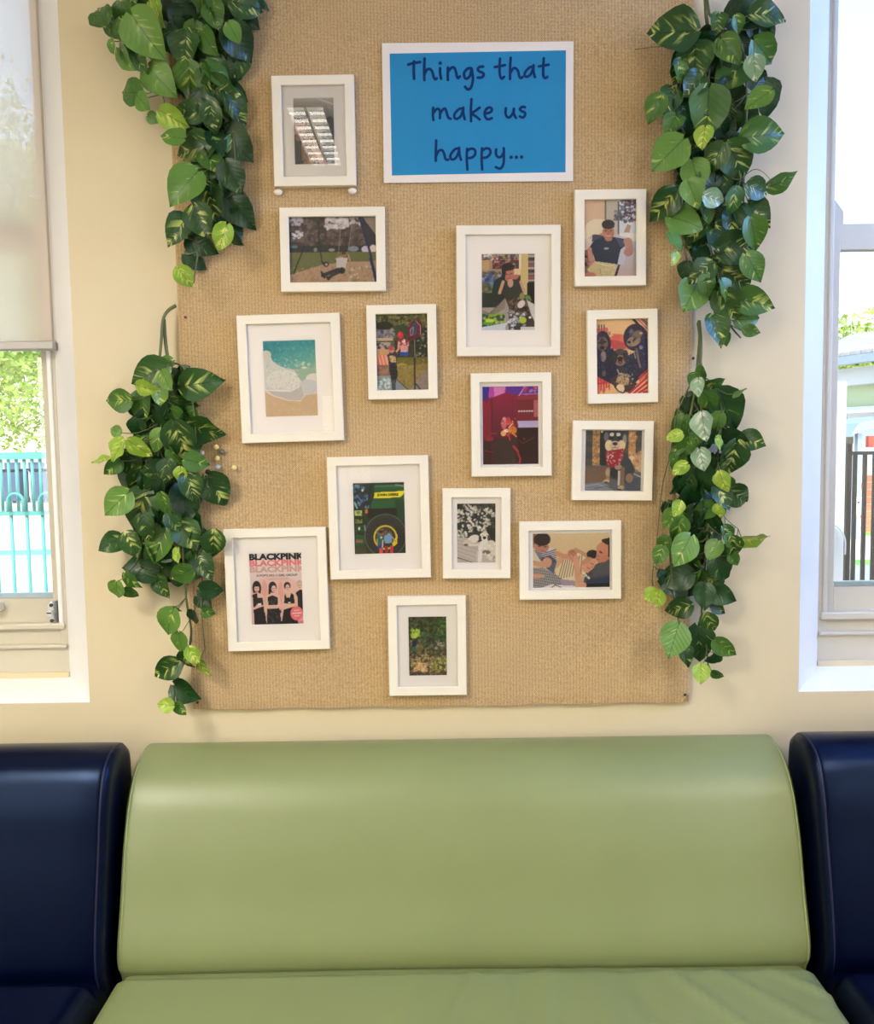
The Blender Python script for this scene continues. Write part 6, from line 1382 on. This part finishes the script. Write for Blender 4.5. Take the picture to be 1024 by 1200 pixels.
# --- right: yard, black fence, building
for (r0, r1, lb) in ((663, 657, 'near strip of lawn behind the black fence'), (628, 618, 'far strip of lawn behind the black fence')):
    def gy(r):
        d = Fw + RT * ((1000 - 512) / FPX) + UP * ((600 - r) / FPX); return CAM.y - CAM.z * d.y / d.z
    tag(box('lawn', 1.5, 14, gy(r0), gy(r1), -.02, .012, M_GRASS), lb, kind='structure')
def gy(r):
    d = Fw + RT * ((1000 - 512) / FPX) + UP * ((600 - r) / FPX); return CAM.y - CAM.z * d.y / d.z
tag(box('path', 1.5, 14, .6, gy(663) - .01, -.02, .008, M_ASPH), 'grey path beside the black fence', kind='structure')
tag(box('road', 1.5, 22, gy(618) + .01, gy(606), -.02, .010, M_ASPH), 'grey roadway beyond the lawns', kind='structure')
YK = 2.6
kf = empty('black_fence', (P(993, 600, YK).x, YK, 0)); tag(kf, 'black metal picket fence outside the right window', 'fence')
kx = kf.location.x
pw = 5.5 / 1000 * (YK + 2)
box('post', -pw / 2, pw / 2, -pw / 2, pw / 2, 0, P(993, 520, YK).z, M_BLACKF, kf)
box('post_cap', -pw / 2 - .003, pw / 2 + .003, -pw / 2 - .003, pw / 2 + .003, P(993, 520, YK).z, P(993, 512, YK).z, M_DARKSTEEL, kf)
zr1, zr0 = P(1005, 529, YK).z, P(1005, 533, YK).z
box('rail', 0, 3.2, -.015, .015, zr0, zr1, M_BLACKF, kf); box('rail', 0, 3.2, -.015, .015, .1, .14, M_BLACKF, kf)
bsp = P(1012.5, 600, YK).x - P(1001, 600, YK).x
for i in range(50):
    xx = P(1000.5, 600, YK).x - kx + i * bsp
    if xx > 3.2: break
    box('bar', xx - .009, xx + .009, -.009, .009, .12, zr0, M_BLACKF, kf)
YP = 2.2
pq0, pq1 = P(979.5, 600, YP), P(989.5, 600, YP)
pp = empty('white_post', (pq0.x, YP, 0)); tag(pp, 'white square post just outside the right window', 'post')
box('shaft', -.03, pq1.x - pq0.x, 0, .06, 0, P(985, 447, YP).z, M_OFFW, pp, .003)
cbm = bmesh.new()
tube(cbm, smooth_path([P(978, 615, YP - .02), P(984, 620, YP - .02), P(990, 632, YP - .03), P(990, 650, YP - .03)], 5), .004, 6)
tag(from_bm('white_cable', cbm, M_OFFW, None, True), 'thin white cable curving over the white post outside', 'cable')
YH = 17
hs = empty('house', (P(985, 600, YH).x, YH, 0)); tag(hs, 'white house with tiled roof and blue grey gutter beyond the black fence', 'house')
hs.rotation_euler = (0, 0, R_(-72)); hx = hs.location.x
zz = lambda r, y=YH, px=1000: P(px, r, y).z
box('upper_wall', -.5, 9, 0, 5, zz(452), zz(432), M_OFFW, hs); box('sage_wall', -.5, 9, .3, 5, zz(478), zz(450), M_SAGE, hs)
box('wall_band', -.5, 9, .15, 5, zz(484), zz(477), M_OFFW, hs); box('lower_wall', -.5, 9, .6, 5, 0, zz(483), M_OFFW, hs)
bm = bmesh.new()
g0, g1 = P(982, 427, YH - .3), P(1030, 414, YH - .3)
gut = box('gutter', -.9, 9, -.5, -.3, zz(430), zz(421), M_GUTTER, hs)
for i in range(34):
    bm = bmesh.new(); xx = -.8 + i * .29
    bx(bm, xx, xx + .27, -.45, .9, zz(421), zz(421) + .1, .02)
    for v in bm.verts: v.co.z += (v.co.y + .45) * .42
    from_bm('roof_tile', bm, M_ROOF, hs)
YC = 11
cn = empty('canopy', (P(1005, 600, YC).x, YC, 0)); tag(cn, 'pale blue grey porch canopy on posts outside the right window', 'canopy')
bm = bmesh.new()
c0, c1, c2, c3 = P(996, 512, YC), P(1006, 496, YC), P(1040, 487, YC), P(1040, 497, YC)
pts = [c0, c1, c2, c3, P(1006, 506, YC)]
f0 = [bm.verts.new(p - cn.location) for p in pts]; f1_ = [bm.verts.new(p - cn.location + Vector((0, 1.2, 0))) for p in pts]
bm.faces.new(f0); bm.faces.new(f1_[::-1])
for i in range(5): bm.faces.new((f0[i], f1_[i], f1_[(i + 1) % 5], f0[(i + 1) % 5]))
bmesh.ops.recalc_face_normals(bm, faces=bm.faces); from_bm('canopy_roof', bm, M_GUTTER, cn)
for a_, b_ in ((998, 1001.5), (1007, 1012), (1030, 1034)):
    p0, p1 = P(a_, 600, YC), P(b_, 600, YC); box('post', p0.x - cn.location.x, p1.x - cn.location.x, .1, .2, 0, P(1006, 508, YC).z, M_GUTTER, cn)
YW = 12
bw = empty('brick_wall', (P(1002, 600, YW).x, YW, 0)); tag(bw, 'orange red brick wall beyond the lawn', 'wall')
bz0, bz1 = 0, P(1010, 549, YW).z
box('mortar_core', 0, 1.24, .02, .2, bz0, bz1, M_CONC, bw)
bme = None
nb = 0
rows = int((bz1 - bz0) / .12)
for j in range(rows):
    for i in range(4):
        if bme is None:
            bm = bmesh.new(); bx(bm, 0, .26, 0, .1, 0, .105); bme = bpy.data.meshes.new('brick'); bm.to_mesh(bme); bm.free(); bme.materials.append(M_BRICK)
        o = bpy.data.objects.new('brick', bme); COL.objects.link(o); o.parent = bw; o.location = (i * .28 + (.14 if j % 2 else 0), 0, bz0 + j * .12)
rd = obox('red_board', 1001.5, 1004.5, 551, 583, YW - .3, .05, mat('dark_red_panel', (150, 50, 50), .6), z0=0); tag(rd, 'dark red board standing before the brick wall', 'panel')
up_ = obox('red_sign_board', 1018, 1040, 511, 524, 11.9, .1, mat('red_brick_upper', (190, 70, 60), .8)); tag(up_, 'small red board under the canopy outside', 'board')
YQ = 8
ch = empty('white_stand', (P(1004.5, 600, YQ).x, YQ, 0)); tag(ch, 'white rounded board on slanted white legs behind the black fence', 'stand')
q0, q1 = P(1000, 582, YQ), P(1009, 604, YQ); hw2 = (q1.x - q0.x) / 2
bm = bmesh.new(); bx(bm, -hw2, hw2, -.02, .02, q1.z, q0.z, .018, 3); from_bm('panel', bm, M_OFFW, ch)
bm = bmesh.new(); cyl(bm, (0, -.025, (q0.z * .7 + q1.z * .3)), (0, -.018, (q0.z * .7 + q1.z * .3)), .012, 10); from_bm('hole', bm, M_BLACKF, ch)
bm = bmesh.new(); tube(bm, [(-hw2 * .8, 0, q1.z), (-hw2 * 1.4, 0, 0)], .014, 8); from_bm('leg', bm, M_OFFW, ch)
bm = bmesh.new(); tube(bm, [(hw2 * .2, 0, q1.z), (hw2 * 1.6, 0, 0)], .014, 8); from_bm('leg', bm, M_OFFW, ch)
